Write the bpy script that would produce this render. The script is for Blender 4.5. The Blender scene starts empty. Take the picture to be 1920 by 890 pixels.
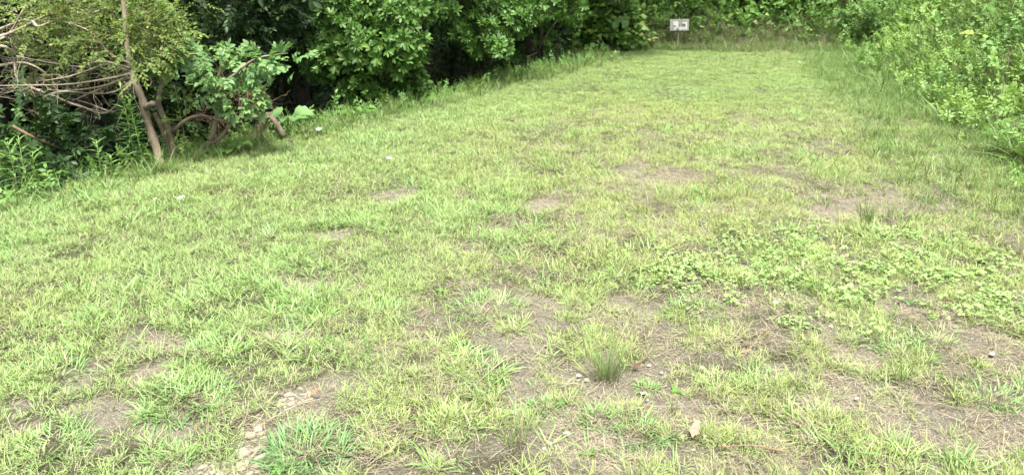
import bpy, math, random
import numpy as np
from mathutils import Vector, Matrix, Euler

random.seed(7)
rng = np.random.default_rng(7)
scene = bpy.context.scene
COL = scene.collection
R = math.radians

# ------------------------------------------------------------------ camera
CAM_H, PITCH, F = 1.55, R(19.5), 1450.0          # F in pixels of the 1920 wide photograph
cam = bpy.data.cameras.new("camera")
cam.sensor_width = 36.0
cam.lens = 36.0 * F / 1920.0
cam.clip_start, cam.clip_end = 0.05, 600
cam.dof.use_dof = True
cam.dof.focus_distance = 4.2
cam.dof.aperture_fstop = 5.6
camo = bpy.data.objects.new("camera", cam)
camo.location = (0, 0, CAM_H)
camo.rotation_euler = (R(90) - PITCH, 0, 0)
COL.objects.link(camo)
scene.camera = camo

# ------------------------------------------------------------------ sky, sun, exposure
SUN_EL, SUN_AZ = R(70), R(165)                    # azimuth clockwise from +Y: behind the camera
world = bpy.data.worlds.new("World")
scene.world = world
world.use_nodes = True
wn = world.node_tree
sky = wn.nodes.new("ShaderNodeTexSky")
sky.sky_type = 'NISHITA'
sky.sun_disc = False
sky.sun_elevation = SUN_EL
sky.sun_rotation = SUN_AZ
sky.air_density = 1.0
sky.dust_density = 3.0
hs = wn.nodes.new("ShaderNodeHueSaturation")
hs.inputs['Saturation'].default_value = 0.15      # thin bright cloud: a nearly white sky
bg = wn.nodes['Background']
bg.inputs['Strength'].default_value = 0.05
wn.links.new(sky.outputs[0], hs.inputs['Color'])
wn.links.new(hs.outputs[0], bg.inputs['Color'])
sun = bpy.data.lights.new("sun", 'SUN')
sun.energy = 1.5
sun.angle = R(11)
sun.color = (1.0, 0.955, 0.87)
suno = bpy.data.objects.new("sun", sun)
sd = Vector((math.sin(SUN_AZ) * math.cos(SUN_EL), math.cos(SUN_AZ) * math.cos(SUN_EL), math.sin(SUN_EL)))
suno.rotation_euler = sd.to_track_quat('Z', 'Y').to_euler()
suno.location = (0, 0, 30)
COL.objects.link(suno)
vs = scene.view_settings
vs.view_transform = 'Standard'
vs.look = 'None'
vs.exposure = 3.45
vs.gamma = 1.0
scene.cycles.max_bounces = 6
scene.cycles.diffuse_bounces = 3
scene.cycles.transmission_bounces = 3
scene.cycles.glossy_bounces = 2

# ------------------------------------------------------------------ numeric helpers
def hash2(ix, iy, seed):
    h = (ix.astype(np.int64) * 374761393 + iy.astype(np.int64) * 668265263 + seed * 974634777) & 0xffffffff
    h = ((h ^ (h >> 13)) * 1274126177) & 0xffffffff
    return ((h ^ (h >> 16)) & 0xffff) / 65535.0
def vnoise(x, y, seed=0):
    x = np.asarray(x, float); y = np.asarray(y, float)
    ix, iy = np.floor(x), np.floor(y)
    fx, fy = x - ix, y - iy
    fx = fx * fx * (3 - 2 * fx); fy = fy * fy * (3 - 2 * fy)
    a, b = hash2(ix, iy, seed), hash2(ix + 1, iy, seed)
    c, d = hash2(ix, iy + 1, seed), hash2(ix + 1, iy + 1, seed)
    return (a * (1 - fx) + b * fx) * (1 - fy) + (c * (1 - fx) + d * fx) * fy
def fbm(x, y, seed=0, o=3):
    s, a, t = 0, 1.0, 0
    for k in range(o):
        s = s + a * vnoise(x * 2 ** k + 17.3 * k, y * 2 ** k - 9.1 * k, seed + k); t += a; a *= .5
    return s / t
def sstep(a, b, x):
    t = np.clip((np.asarray(x, float) - a) / (b - a), 0, 1)
    return t * t * (3 - 2 * t)

# ------------------------------------------------------------------ the lie of the land
LP, LD = np.array([-3.4, 5.0]), np.array([0.514, 0.858])       # left crest: point, direction
RP, RD = np.array([3.95, 6.1]), np.array([0.254, 0.967])       # foot of the right bank
BACK = 14.9
def d_left(x, y):
    return -LD[1] * (x - LP[0]) + LD[0] * (y - LP[1]) + 0.35 * (fbm(x * .7, y * .7, 41) - .5) - 1.5 * np.maximum(y - 13.2, 0) * sstep(13.0, 14.5, y)
def d_right(x, y):
    return RD[1] * (x - RP[0]) - RD[0] * (y - RP[1]) + 0.5 * (fbm(x * .6, y * .6, 43) - .5)
def d_back(x, y):
    return y - BACK + 0.4 * (fbm(x * .8, y * .8, 47) - .5)
def soft(d, k):                                                  # 0 below 0, then a smooth ramp
    d = np.maximum(d, 0)
    return d * d / (d + k)
def height(x, y):
    x = np.asarray(x, float); y = np.asarray(y, float)
    dl, dr, db = d_left(x, y), d_right(x, y), d_back(x, y)
    drop = np.minimum(0.62 * soft(dl, .5), 2.6)
    m = sstep(.6, -1.2, dl)
    rise = np.maximum(np.minimum(.9 * soft(dr, .4), 3.2), m * np.minimum(.95 * soft(db, .35), 3.4))
    und = .05 * (fbm(x * .5, y * .5, 3) - .5) + .028 * (fbm(x * 3.1, y * 3.1, 5) - .5)
    return und - drop * (1 - sstep(0, 2, rise)) + rise
right_v = np.array([1., 0, 0]); fwd_v = np.array([0, math.cos(PITCH), -math.sin(PITCH)]); up_v = np.array([0, math.sin(PITCH), math.cos(PITCH)])
def ray(px, py):
    return right_v * (px - 960) / F + up_v * (445 - py) / F + fwd_v
def at(px, py, Y):
    """the place at world distance Y that the photograph shows at px, py"""
    d = ray(px, py)
    return np.array([0, 0, CAM_H]) + d * (Y / d[1])
_T = np.concatenate([np.arange(1, 8, .01), np.arange(8, 60, .02)])
def on_ground(px, py):
    p = np.array([0, 0, CAM_H]) + ray(px, py)[None, :] * _T[:, None]
    hit = p[:, 2] <= height(p[:, 0], p[:, 1]); k = int(np.argmax(hit)) if hit.any() else len(p) - 1
    if px < 1100 and float(d_left(p[k, 0], p[k, 1])) > .45:        # the sight line grazes over the crest: stand the thing on the crest
        k = int(np.argmax(d_left(p[:, 0], p[:, 1]) > .15)); q = p[k].copy(); q[2] = float(height(q[0], q[1])); return q
    return p[k]
def pxm(p):
    return F / float(np.dot(np.array(p) - np.array([0, 0, CAM_H]), fwd_v))     # pixels per metre there

BARE = [(290,640,60,22),(545,765,75,38),(440,850,95,55),(130,720,50,26),(60,805,70,26),(255,695,50,18),(150,765,70,28),(330,800,60,18),(500,800,70,36),(390,880,80,40),(575,745,50,26),(750,365,45,14),(935,430,35,9),(550,530,50,12),(1008,562,36,42),(890,535,50,14),
        (1245,425,45,18),(1230,330,75,22),(1690,385,120,34),(1790,370,50,18),(1625,668,55,26),(1110,735,110,55),(1230,690,60,50),(1010,700,60,40),
        (1260,760,70,40),(1420,800,90,38),(1700,780,110,60),(1850,640,70,30),(200,790,55,40),(20,765,50,30),(625,435,35,10),(1180,575,36,50),
        (1060,800,120,60),(1500,560,50,14),(1830,800,90,60),(1560,760,60,22),(540,625,50,16),(800,690,40,20),(1160,205,60,7),(1190,850,80,30),
        (880,465,30,14),(1000,385,50,10),(1560,395,60,20),(1450,700,60,20),(640,720,50,16),(1000,640,40,20),(180,690,40,14),(1340,860,70,25)]
_bl = []
for (px, py, rx, ry) in BARE:
    c = on_ground(px, py); a = on_ground(px + rx, py); b = on_ground(px, py - ry); e = on_ground(px, min(py + ry, 1100))
    _bl.append((c[0], (b[1] + e[1]) / 2, abs(a[0] - c[0]), max(.05, (b[1] - e[1]) / 2)))
def bare(x, y):
    """0 where grass grows, 1 on the worn soil"""
    m = np.zeros_like(x, dtype=float)
    n = 1.1 * (fbm(x * 5, y * 5, 11) - .5) * 2 + 1.1 * (fbm(x * 14, y * 14, 13) - .5)
    for (cx, cy, rx, ry) in _bl:
        q = np.sqrt(((x - cx) / rx) ** 2 + ((y - cy) / ry) ** 2) + n
        m = np.maximum(m, sstep(1.2, .6, q))
    return m
def thin(x, y):
    """how sparse and dry the turf is: most in the middle and the right foreground"""
    u = sstep(-2.2, .2, x - .12 * y) * sstep(12.5, 8.0, y) * sstep(4.2, 3.0, x - .2 * y)
    near = sstep(4.4, 2.6, y) * (.45 + .55 * sstep(-2.6, .4, x))
    return np.clip(.78 * u + .42 * near, 0, 1)

# ------------------------------------------------------------------ materials
def new_mat(name):
    m = bpy.data.materials.new(name); m.use_nodes = True
    nt = m.node_tree
    for n in list(nt.nodes): nt.nodes.remove(n)
    return m, nt, nt.nodes, nt.links
def node(ns, t, **kw):
    n = ns.new(t)
    for k, v in kw.items(): setattr(n, k, v)
    return n
def mixrgb(ns, ln, fac, a, b, mode='MIX'):
    n = ns.new("ShaderNodeMix"); n.data_type = 'RGBA'; n.blend_type = mode
    for s, v in ((n.inputs[0], fac), (n.inputs[6], a), (n.inputs[7], b)):
        if isinstance(v, (int, float)): s.default_value = v
        elif isinstance(v, tuple): s.default_value = (*v, 1)[:4]
        else: ln.new(v, s)
    return n.outputs[2]
def leaf_mat(name, a, b, c=None, rough=.5, trans=.3, spec=.35, tinted=False, base=None, yellow=None):
    """leaf or blade: colour wanders a..b per leaf and per sprig; some go to c; base = colour at the blade's foot"""
    m, nt, ns, ln = new_mat(name)
    oi = ns.new("ShaderNodeObjectInfo")
    at_ = node(ns, "ShaderNodeAttribute", attribute_name="var")
    add = node(ns, "ShaderNodeMath", operation='ADD'); ln.new(oi.outputs['Random'], add.inputs[0]); ln.new(at_.outputs['Fac'], add.inputs[1])
    half = node(ns, "ShaderNodeMath", operation='MULTIPLY'); ln.new(add.outputs[0], half.inputs[0]); half.inputs[1].default_value = .5
    col = mixrgb(ns, ln, half.outputs[0], a, b)
    if c:
        r = node(ns, "ShaderNodeMapRange"); ln.new(at_.outputs['Fac'], r.inputs[0]); r.inputs[1].default_value = .86; r.inputs[2].default_value = 1
        col = mixrgb(ns, ln, r.outputs[0], col, c)
    if tinted and yellow:
        t = node(ns, "ShaderNodeAttribute", attribute_name="tint", attribute_type='INSTANCER')
        col = mixrgb(ns, ln, t.outputs['Fac'], col, yellow)
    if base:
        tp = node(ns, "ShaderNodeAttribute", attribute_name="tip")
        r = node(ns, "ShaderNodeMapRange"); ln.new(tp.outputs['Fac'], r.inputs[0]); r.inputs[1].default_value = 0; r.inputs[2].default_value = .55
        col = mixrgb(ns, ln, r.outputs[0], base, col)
    p = ns.new("ShaderNodeBsdfPrincipled"); ln.new(col, p.inputs['Base Color'])
    p.inputs['Roughness'].default_value = rough; p.inputs['Specular IOR Level'].default_value = spec
    t = ns.new("ShaderNodeBsdfTranslucent")
    tc = mixrgb(ns, ln, 1.0, col, (1.0, 1.0, .68), 'MULTIPLY'); ln.new(tc, t.inputs['Color'])
    mx = ns.new("ShaderNodeMixShader"); mx.inputs[0].default_value = trans
    ln.new(p.outputs[0], mx.inputs[1]); ln.new(t.outputs[0], mx.inputs[2])
    o = ns.new("ShaderNodeOutputMaterial"); ln.new(mx.outputs[0], o.inputs[0])
    return m
def rough_mat(name, a, b, scale=8, rough=.9, bump=.3, spots=None, stretch=(1, 1, 1)):
    m, nt, ns, ln = new_mat(name)
    tc = ns.new("ShaderNodeTexCoord"); mp = ns.new("ShaderNodeMapping"); ln.new(tc.outputs['Object'], mp.inputs[0]); mp.inputs['Scale'].default_value = stretch
    nz = node(ns, "ShaderNodeTexNoise"); nz.inputs['Scale'].default_value = scale; nz.inputs['Detail'].default_value = 6; nz.inputs['Roughness'].default_value = .7
    ln.new(mp.outputs[0], nz.inputs[0])
    r = node(ns, "ShaderNodeMapRange"); ln.new(nz.outputs['Fac'], r.inputs[0]); r.inputs[1].default_value = .3; r.inputs[2].default_value = .7
    col = mixrgb(ns, ln, r.outputs[0], a, b)
    if spots:
        n2 = node(ns, "ShaderNodeTexNoise"); n2.inputs['Scale'].default_value = scale * .6; ln.new(mp.outputs[0], n2.inputs[0])
        r2 = node(ns, "ShaderNodeMapRange"); ln.new(n2.outputs['Fac'], r2.inputs[0]); r2.inputs[1].default_value = .56; r2.inputs[2].default_value = .66
        col = mixrgb(ns, ln, r2.outputs[0], col, spots)
    p = ns.new("ShaderNodeBsdfPrincipled"); ln.new(col, p.inputs['Base Color']); p.inputs['Roughness'].default_value = rough
    p.inputs['Specular IOR Level'].default_value = .2
    bp = ns.new("ShaderNodeBump"); bp.inputs['Strength'].default_value = bump; bp.inputs['Distance'].default_value = .01
    ln.new(nz.outputs['Fac'], bp.inputs['Height']); ln.new(bp.outputs[0], p.inputs['Normal'])
    o = ns.new("ShaderNodeOutputMaterial"); ln.new(p.outputs[0], o.inputs[0])
    return m

M = {}
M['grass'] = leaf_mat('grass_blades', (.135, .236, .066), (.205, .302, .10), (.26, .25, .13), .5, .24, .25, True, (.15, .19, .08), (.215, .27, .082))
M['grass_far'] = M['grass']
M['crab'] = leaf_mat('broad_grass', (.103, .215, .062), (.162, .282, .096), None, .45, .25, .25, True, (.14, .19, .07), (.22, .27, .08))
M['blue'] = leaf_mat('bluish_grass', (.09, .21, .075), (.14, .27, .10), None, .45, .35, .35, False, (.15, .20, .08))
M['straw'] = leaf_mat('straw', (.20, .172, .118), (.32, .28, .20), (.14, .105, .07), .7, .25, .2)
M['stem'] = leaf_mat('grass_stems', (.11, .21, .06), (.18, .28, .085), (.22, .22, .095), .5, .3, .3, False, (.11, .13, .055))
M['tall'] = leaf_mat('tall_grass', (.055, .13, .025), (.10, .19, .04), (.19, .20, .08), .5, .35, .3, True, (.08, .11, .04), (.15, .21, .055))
M['clover'] = leaf_mat('clover_leaf', (.155, .265, .08), (.225, .33, .11), None, .5, .35, .3)
M['laurel'] = leaf_mat('laurel_leaf', (.032, .085, .014), (.075, .155, .03), (.12, .20, .045), .45, .32, .22)
M['privet'] = leaf_mat('privet_leaf', (.048, .10, .016), (.12, .175, .034), (.21, .215, .05), .5, .35, .2)
M['mulberry'] = leaf_mat('mulberry_leaf', (.07, .155, .048), (.135, .235, .082), (.17, .25, .07), .5, .4, .3)
M['vine'] = leaf_mat('vine_leaf', (.052, .128, .022), (.105, .195, .038), (.17, .23, .05), .5, .35, .3, True, None, (.125, .22, .042))
M['weed'] = leaf_mat('weed_leaf', (.052, .135, .026), (.105, .20, .042), (.17, .23, .05), .5, .35, .3, True, None, (.13, .225, .045))
M['limeleaf'] = leaf_mat('yellowish_leaf', (.17, .24, .05), (.25, .30, .07), None, .5, .4, .3)
M['golden'] = leaf_mat('lanceolate_leaf', (.085, .18, .045), (.155, .26, .07), None, .45, .35, .35)
M['wood'] = leaf_mat('woodland_shade_leaf', (.012, .030, .008), (.028, .06, .016), (.05, .085, .02), .5, .2, .2)  # leaf colour darkened to carry the shade inside the wood
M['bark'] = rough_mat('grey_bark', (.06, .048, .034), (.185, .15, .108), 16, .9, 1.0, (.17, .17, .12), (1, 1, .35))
M['shadebark'] = rough_mat('shade_dark_bark', (.009, .009, .007), (.028, .026, .019), 14, .95, .8, None, (1, 1, .3))  # bark colour lowered to near black to stand for deep shade
M['twig'] = rough_mat('dead_twig', (.12, .10, .072), (.26, .225, .165), 30, .9, .3)
M['redtwig'] = rough_mat('brown_twig', (.085, .055, .036), (.17, .115, .075), 30, .9, .3)
M['greenstem'] = leaf_mat('green_stem', (.12, .19, .05), (.18, .25, .08), None, .5, .1, .3)
M['stone'] = rough_mat('pale_stone', (.19, .175, .15), (.33, .31, .27), 30, .85, .4)
M['gravel'] = rough_mat('grey_gravel', (.12, .11, .09), (.28, .26, .225), 40, .9, .4)
M['paper'] = rough_mat('white_scrap', (.42, .43, .42), (.55, .55, .53), 20, .6, .1)
M['deadleaf'] = rough_mat('dead_leaf', (.125, .10, .07), (.17, .135, .098), 25, .7, .3)
M['orangeleaf'] = rough_mat('orange_leaf', (.12, .075, .042), (.17, .11, .065), 25, .7, .3)
M['redleaf'] = rough_mat('dark_red_leaf', (.05, .028, .02), (.085, .045, .03), 25, .6, .3)
M['signwood'] = rough_mat('weathered_board', (.24, .235, .215), (.33, .32, .295), 18, .85, .3, (.29, .285, .26), (1, 1, 3))
M['signwhite'] = rough_mat('faded_white_paint', (.48, .48, .46), (.62, .62, .60), 60, .6, .1)
M['signdark'] = rough_mat('grey_lettering', (.10, .11, .13), (.22, .22, .24), 60, .7, .1)
M['stake'] = rough_mat('wooden_stake', (.13, .12, .08), (.22, .20, .13), 30, .9, .4, None, (1, 1, .2))
M['crust'] = rough_mat('dry_soil_crust', (.155, .141, .108), (.215, .198, .155), 18, .95, .5)

def ground_mat():
    m, nt, ns, ln = new_mat('lot_soil')
    tc = ns.new("ShaderNodeTexCoord")
    def nz(scale, det=5, rough=.65):
        n = node(ns, "ShaderNodeTexNoise"); n.inputs['Scale'].default_value = scale; n.inputs['Detail'].default_value = det; n.inputs['Roughness'].default_value = rough
        ln.new(tc.outputs['Object'], n.inputs[0]); return n
    def rg(o, a, b):
        r = node(ns, "ShaderNodeMapRange"); ln.new(o, r.inputs[0]); r.inputs[1].default_value = a; r.inputs[2].default_value = b; return r.outputs[0]
    big, mid, fine = nz(1.3), nz(14), nz(110, 4, .75)
    soil = mixrgb(ns, ln, rg(big.outputs['Fac'], .38, .60), (.21, .192, .145), (.285, .265, .21))
    soil = mixrgb(ns, ln, rg(mid.outputs['Fac'], .36, .66), mixrgb(ns, ln, 1.0, soil, (.80, .78, .75), 'MULTIPLY'), soil)
    soil = mixrgb(ns, ln, rg(fine.outputs['Fac'], .42, .70), mixrgb(ns, ln, .7, soil, (.06, .052, .038)), soil)
    vor = node(ns, "ShaderNodeTexVoronoi"); vor.inputs['Scale'].default_value = 75; ln.new(tc.outputs['Object'], vor.inputs[0])
    soil = mixrgb(ns, ln, rg(vor.outputs['Distance'], .22, .12), soil, (.34, .325, .275))
    turf = mixrgb(ns, ln, rg(mid.outputs['Fac'], .35, .65), (.065, .066, .032), (.125, .12, .065))  # ground under the grass darkened to imitate shade between the blades
    turf = mixrgb(ns, ln, rg(fine.outputs['Fac'], .4, .65), (.02, .02, .012), turf)
    litter = mixrgb(ns, ln, rg(mid.outputs['Fac'], .35, .65), (.008, .006, .004), (.024, .018, .012))  # litter colour darkened to stand for shade on the wood floor
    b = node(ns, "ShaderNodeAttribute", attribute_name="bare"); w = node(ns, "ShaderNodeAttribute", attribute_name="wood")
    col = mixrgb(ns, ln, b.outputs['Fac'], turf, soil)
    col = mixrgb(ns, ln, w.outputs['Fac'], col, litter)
    p = ns.new("ShaderNodeBsdfPrincipled"); ln.new(col, p.inputs['Base Color']); p.inputs['Roughness'].default_value = .95; p.inputs['Specular IOR Level'].default_value = .15
    ad = node(ns, "ShaderNodeMath", operation='MULTIPLY_ADD'); ln.new(mid.outputs['Fac'], ad.inputs[0]); ad.inputs[1].default_value = 2.0; ln.new(fine.outputs['Fac'], ad.inputs[2])
    bp = ns.new("ShaderNodeBump"); bp.inputs['Strength'].default_value = 1.0; bp.inputs['Distance'].default_value = .022
    ln.new(ad.outputs[0], bp.inputs['Height']); ln.new(bp.outputs[0], p.inputs['Normal'])
    o = ns.new("ShaderNodeOutputMaterial"); ln.new(p.outputs[0], o.inputs[0])
    return m
M['ground'] = ground_mat()

# ------------------------------------------------------------------ mesh building
class MB:
    def __init__(s): s.v, s.f, s.var, s.tip, s.mi = [], [], [], [], []
    def add(s, v, f, var=0., tip=None, mi=0):
        o = len(s.v)
        s.v += [tuple(p) for p in v]
        s.f += [tuple(i + o for i in q) for q in f]
        s.mi += [mi] * len(f)
        s.var += [var] * len(v)
        s.tip += list(tip) if tip is not None else [1.] * len(v)
    def mesh(s, name, mats, smooth=True):
        me = bpy.data.meshes.new(name)
        me.from_pydata(s.v, [], s.f)
        for m in mats: me.materials.append(M[m])
        me.polygons.foreach_set('material_index', s.mi)
        if smooth: me.polygons.foreach_set('use_smooth', [True] * len(s.f))
        for nm, d in (('var', s.var), ('tip', s.tip)):
            a = me.attributes.new(nm, 'FLOAT', 'POINT'); a.data.foreach_set('value', d)
        me.update()
        return me
    def blade(s, base, az, elev, length, w, bend, var, mi=0, n=3, twist=0.):
        """a tapered grass blade: leaves at elevation elev and bends over by bend radians"""
        p = np.array(base, float); v, t = [], []
        side = np.array([-math.sin(az + twist), math.cos(az + twist), 0])
        for k in range(n + 1):
            u = k / n
            wd = w * (1 - u ** 1.8) * (.75 + .5 * u) if k < n else 0
            if k < n:
                v += [p - side * wd, p + side * wd]; t += [u, u]
            else:
                v.append(p.copy()); t.append(1.)
            e = elev - bend * (u + .5 / n)
            p = p + np.array([math.cos(az) * math.cos(e), math.sin(az) * math.cos(e), math.sin(e)]) * length / n
        f = [(2 * k, 2 * k + 1, 2 * k + 3, 2 * k + 2) for k in range(n - 1)] + [(2 * n - 2, 2 * n - 1, 2 * n)]
        s.add(v, f, var, t, mi)
    def leaf(s, base, d, up, L, W, var, prof=((0, .12), (.3, .9), (.6, 1.), (.85, .55)), fold=.25, droop=.3, mi=0):
        """a leaf from base along d with its face towards up, folded at the midrib and drooping at the tip"""
        d = np.array(d, float); d /= np.linalg.norm(d)
        up = np.array(up, float); up = up - d * np.dot(up, d); nu = np.linalg.norm(up)
        up = up / nu if nu > 1e-4 else np.array([0, 0, 1.])
        sd_ = np.cross(up, d); b = np.array(base, float)
        v, f = [], []
        for t, wr in prof:
            c = b + d * L * t - up * droop * L * t * t
            h = W * .5 * wr
            v += [c + sd_ * h + up * fold * h, c, c - sd_ * h + up * fold * h]
        v.append(b + d * L - up * droop * L)
        n = len(prof)
        for k in range(n - 1):
            o = 3 * k
            f += [(o, o + 1, o + 4, o + 3), (o + 1, o + 2, o + 5, o + 4)]
        o = 3 * (n - 1)
        f += [(o, o + 1, 3 * n), (o + 1, o + 2, 3 * n)]
        s.add(v, f, var, None, mi)
    def tube(s, pts, rad, sides=6, mi=0, var=.5, cap=True):
        pts = [np.array(p, float) for p in pts]; n = len(pts); v, f = [], []
        ref = np.array([.31, .17, .93])
        for k, p in enumerate(pts):
            t = pts[min(k + 1, n - 1)] - pts[max(k - 1, 0)]; t = t / (np.linalg.norm(t) + 1e-9)
            if abs(np.dot(t, ref)) > .95: ref = np.array([.9, .3, .1])
            a = np.cross(t, ref); a /= np.linalg.norm(a); b = np.cross(t, a)
            r = rad[k] if hasattr(rad, '__len__') else rad
            for j in range(sides):
                q = 2 * math.pi * j / sides
                v.append(p + (a * math.cos(q) + b * math.sin(q)) * r)
        for k in range(n - 1):
            for j in range(sides):
                j2 = (j + 1) % sides
                f.append((k * sides + j, k * sides + j2, (k + 1) * sides + j2, (k + 1) * sides + j))
        if cap:
            f.append(tuple(range(sides))[::-1]); f.append(tuple((n - 1) * sides + j for j in range(sides)))
        s.add(v, f, var, None, mi)

def obj(name, me, parent=None, loc=None, rot=None, scl=None):
    o = bpy.data.objects.new(name, me); COL.objects.link(o)
    if parent: o.parent = parent
    if loc is not None: o.location = [float(q) for q in loc]
    if rot is not None: o.rotation_euler = rot
    if scl is not None: o.scale = (scl,) * 3 if not hasattr(scl, '__len__') else scl
    return o
def tag(o, label=None, cat=None, group=None, kind=None):
    for k, v in (('label', label), ('category', cat), ('group', group), ('kind', kind)):
        if v: o[k] = v
    return o
def thing(name, label, cat, base, group=None):
    return tag(obj(name, None, None, base), label, cat, group)

def eulers(Rm):
    """(N,3,3) rotation matrices -> XYZ eulers"""
    ry = -np.arcsin(np.clip(Rm[:, 2, 0], -1, 1))
    return np.stack([np.arctan2(Rm[:, 2, 1], Rm[:, 2, 2]), ry, np.arctan2(Rm[:, 1, 0], Rm[:, 0, 0])], 1)
def frames(d, up=(0, 0, 1), jit=.35):
    """local X along d, local Z near up"""
    d = d / (np.linalg.norm(d, axis=1, keepdims=True) + 1e-9)
    u = np.tile(np.array(up, float), (len(d), 1)) + rng.normal(0, jit, (len(d), 3)) + np.array([.01, .013, 0])
    y = np.cross(u, d); y /= np.linalg.norm(y, axis=1, keepdims=True) + 1e-9
    z = np.cross(d, y)
    return eulers(np.stack([d, y, z], 2))

PROTO = {}
def protos(key, meshes):
    c = bpy.data.collections.new(key)
    for me in meshes:
        c.objects.link(bpy.data.objects.new(key, me))
    PROTO[key] = (c, meshes)
def scatter(name, P, E, S, key, parent=None, tint=None, offset=None):
    """one object whose geometry nodes put an instance of the set 'key' on every point"""
    c, meshes = PROTO[key]; n = len(P)
    me = bpy.data.meshes.new(name)
    if offset is not None: P = P - np.array(offset)
    me.vertices.add(n); me.vertices.foreach_set('co', np.ascontiguousarray(P, dtype=np.float32).ravel())
    def attr(nm, ty, d, fld='value'):
        a = me.attributes.new(nm, ty, 'POINT'); a.data.foreach_set(fld, np.ascontiguousarray(d).ravel())
    attr('rot', 'FLOAT_VECTOR', E.astype(np.float32), 'vector')
    attr('scl', 'FLOAT', S.astype(np.float32))
    attr('idx', 'INT', rng.integers(0, len(meshes), n).astype(np.int32))
    attr('tint', 'FLOAT', (np.zeros(n) if tint is None else tint).astype(np.float32))
    o = obj(name, me, parent)
    g = bpy.data.node_groups.new(name, 'GeometryNodeTree')
    g.interface.new_socket('Geometry', in_out='INPUT', socket_type='NodeSocketGeometry')
    g.interface.new_socket('Geometry', in_out='OUTPUT', socket_type='NodeSocketGeometry')
    gi, go = g.nodes.new('NodeGroupInput'), g.nodes.new('NodeGroupOutput')
    ci = g.nodes.new('GeometryNodeCollectionInfo'); ci.inputs[0].default_value = c; ci.inputs[1].default_value = True; ci.inputs[2].default_value = True
    ip = g.nodes.new('GeometryNodeInstanceOnPoints'); ip.inputs['Pick Instance'].default_value = True
    def na(nm, ty):
        q = g.nodes.new('GeometryNodeInputNamedAttribute'); q.data_type = ty; q.inputs[0].default_value = nm; return q.outputs[0]
    l = g.links.new
    l(gi.outputs[0], ip.inputs['Points']); l(ci.outputs[0], ip.inputs['Instance'])
    l(na('idx', 'INT'), ip.inputs['Instance Index']); l(na('rot', 'FLOAT_VECTOR'), ip.inputs['Rotation']); l(na('scl', 'FLOAT'), ip.inputs['Scale'])
    l(ip.outputs[0], go.inputs[0])
    md = o.modifiers.new('scatter', 'NODES'); md.node_group = g
    o['kind'] = 'stuff'
    return o

U = random.uniform
# ------------------------------------------------------------------ grass and leaf building blocks
def tuft(n, Lr, wr, er, br, spread, mats, dry=.18, seg=3):
    mb = MB()
    for _ in range(n):
        az = U(0, 6.283); r = spread * math.sqrt(random.random())
        b = (r * math.cos(az + U(-1, 1)), r * math.sin(az + U(-1, 1)), -.006)
        d = random.random() < dry
        mb.blade(b, az, U(*er), U(*Lr) * (.8 if d else 1), U(*wr) * (.7 if d else 1), U(*br), random.random(), 1 if d else 0, seg, U(-.5, .5))
    return mb.mesh('tuft', mats)
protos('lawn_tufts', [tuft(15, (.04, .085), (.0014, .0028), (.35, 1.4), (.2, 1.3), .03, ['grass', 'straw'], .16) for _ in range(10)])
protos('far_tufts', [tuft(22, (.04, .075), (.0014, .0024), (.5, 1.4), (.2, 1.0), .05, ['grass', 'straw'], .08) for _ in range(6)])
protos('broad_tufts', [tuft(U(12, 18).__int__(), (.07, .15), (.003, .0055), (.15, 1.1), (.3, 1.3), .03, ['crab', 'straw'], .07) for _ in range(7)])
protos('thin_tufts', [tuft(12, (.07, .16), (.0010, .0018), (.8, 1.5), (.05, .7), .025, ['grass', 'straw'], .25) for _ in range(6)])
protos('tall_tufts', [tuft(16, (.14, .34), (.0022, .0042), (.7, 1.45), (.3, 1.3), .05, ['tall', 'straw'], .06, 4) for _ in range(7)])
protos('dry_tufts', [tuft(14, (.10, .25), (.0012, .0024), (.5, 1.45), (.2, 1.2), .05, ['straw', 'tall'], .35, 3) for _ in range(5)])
def straw_bunch():
    mb = MB()
    for _ in range(12):
        az = U(0, 6.283)
        mb.blade((U(-.05, .05), U(-.05, .05), U(.001, .012)), az, U(-.05, .25), U(.02, .08), U(.0005, .0011), U(-.1, .5), random.random(), 0, 3, U(-1, 1))
    return mb.mesh('straw', ['straw'])
protos('straw', [straw_bunch() for _ in range(6)])
def pebble(mat, k):
    me = MB(); n1, n2 = 6, 4; v, f = [], []
    for i in range(n2 + 1):
        th = math.pi * i / n2
        for j in range(n1):
            ph = 6.283 * j / n1
            r = U(.75, 1.15)
            v.append((r * math.sin(th) * math.cos(ph), r * .8 * math.sin(th) * math.sin(ph), .55 * math.cos(th) * U(.85, 1.1)))
    for i in range(n2):
        for j in range(n1):
            f.append((i * n1 + j, (i + 1) * n1 + j, (i + 1) * n1 + (j + 1) % n1, i * n1 + (j + 1) % n1))
    me.add(v, f); return me.mesh('stone', [mat], False)
M['crumb'] = rough_mat('dark_soil_crumb', (.05, .042, .032), (.16, .14, .11), 40, .95, .4)
protos('gravel', [pebble('gravel', k) for k in range(4)] + [pebble('crumb', k) for k in range(5)] + [pebble('stone', 9)])

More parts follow.
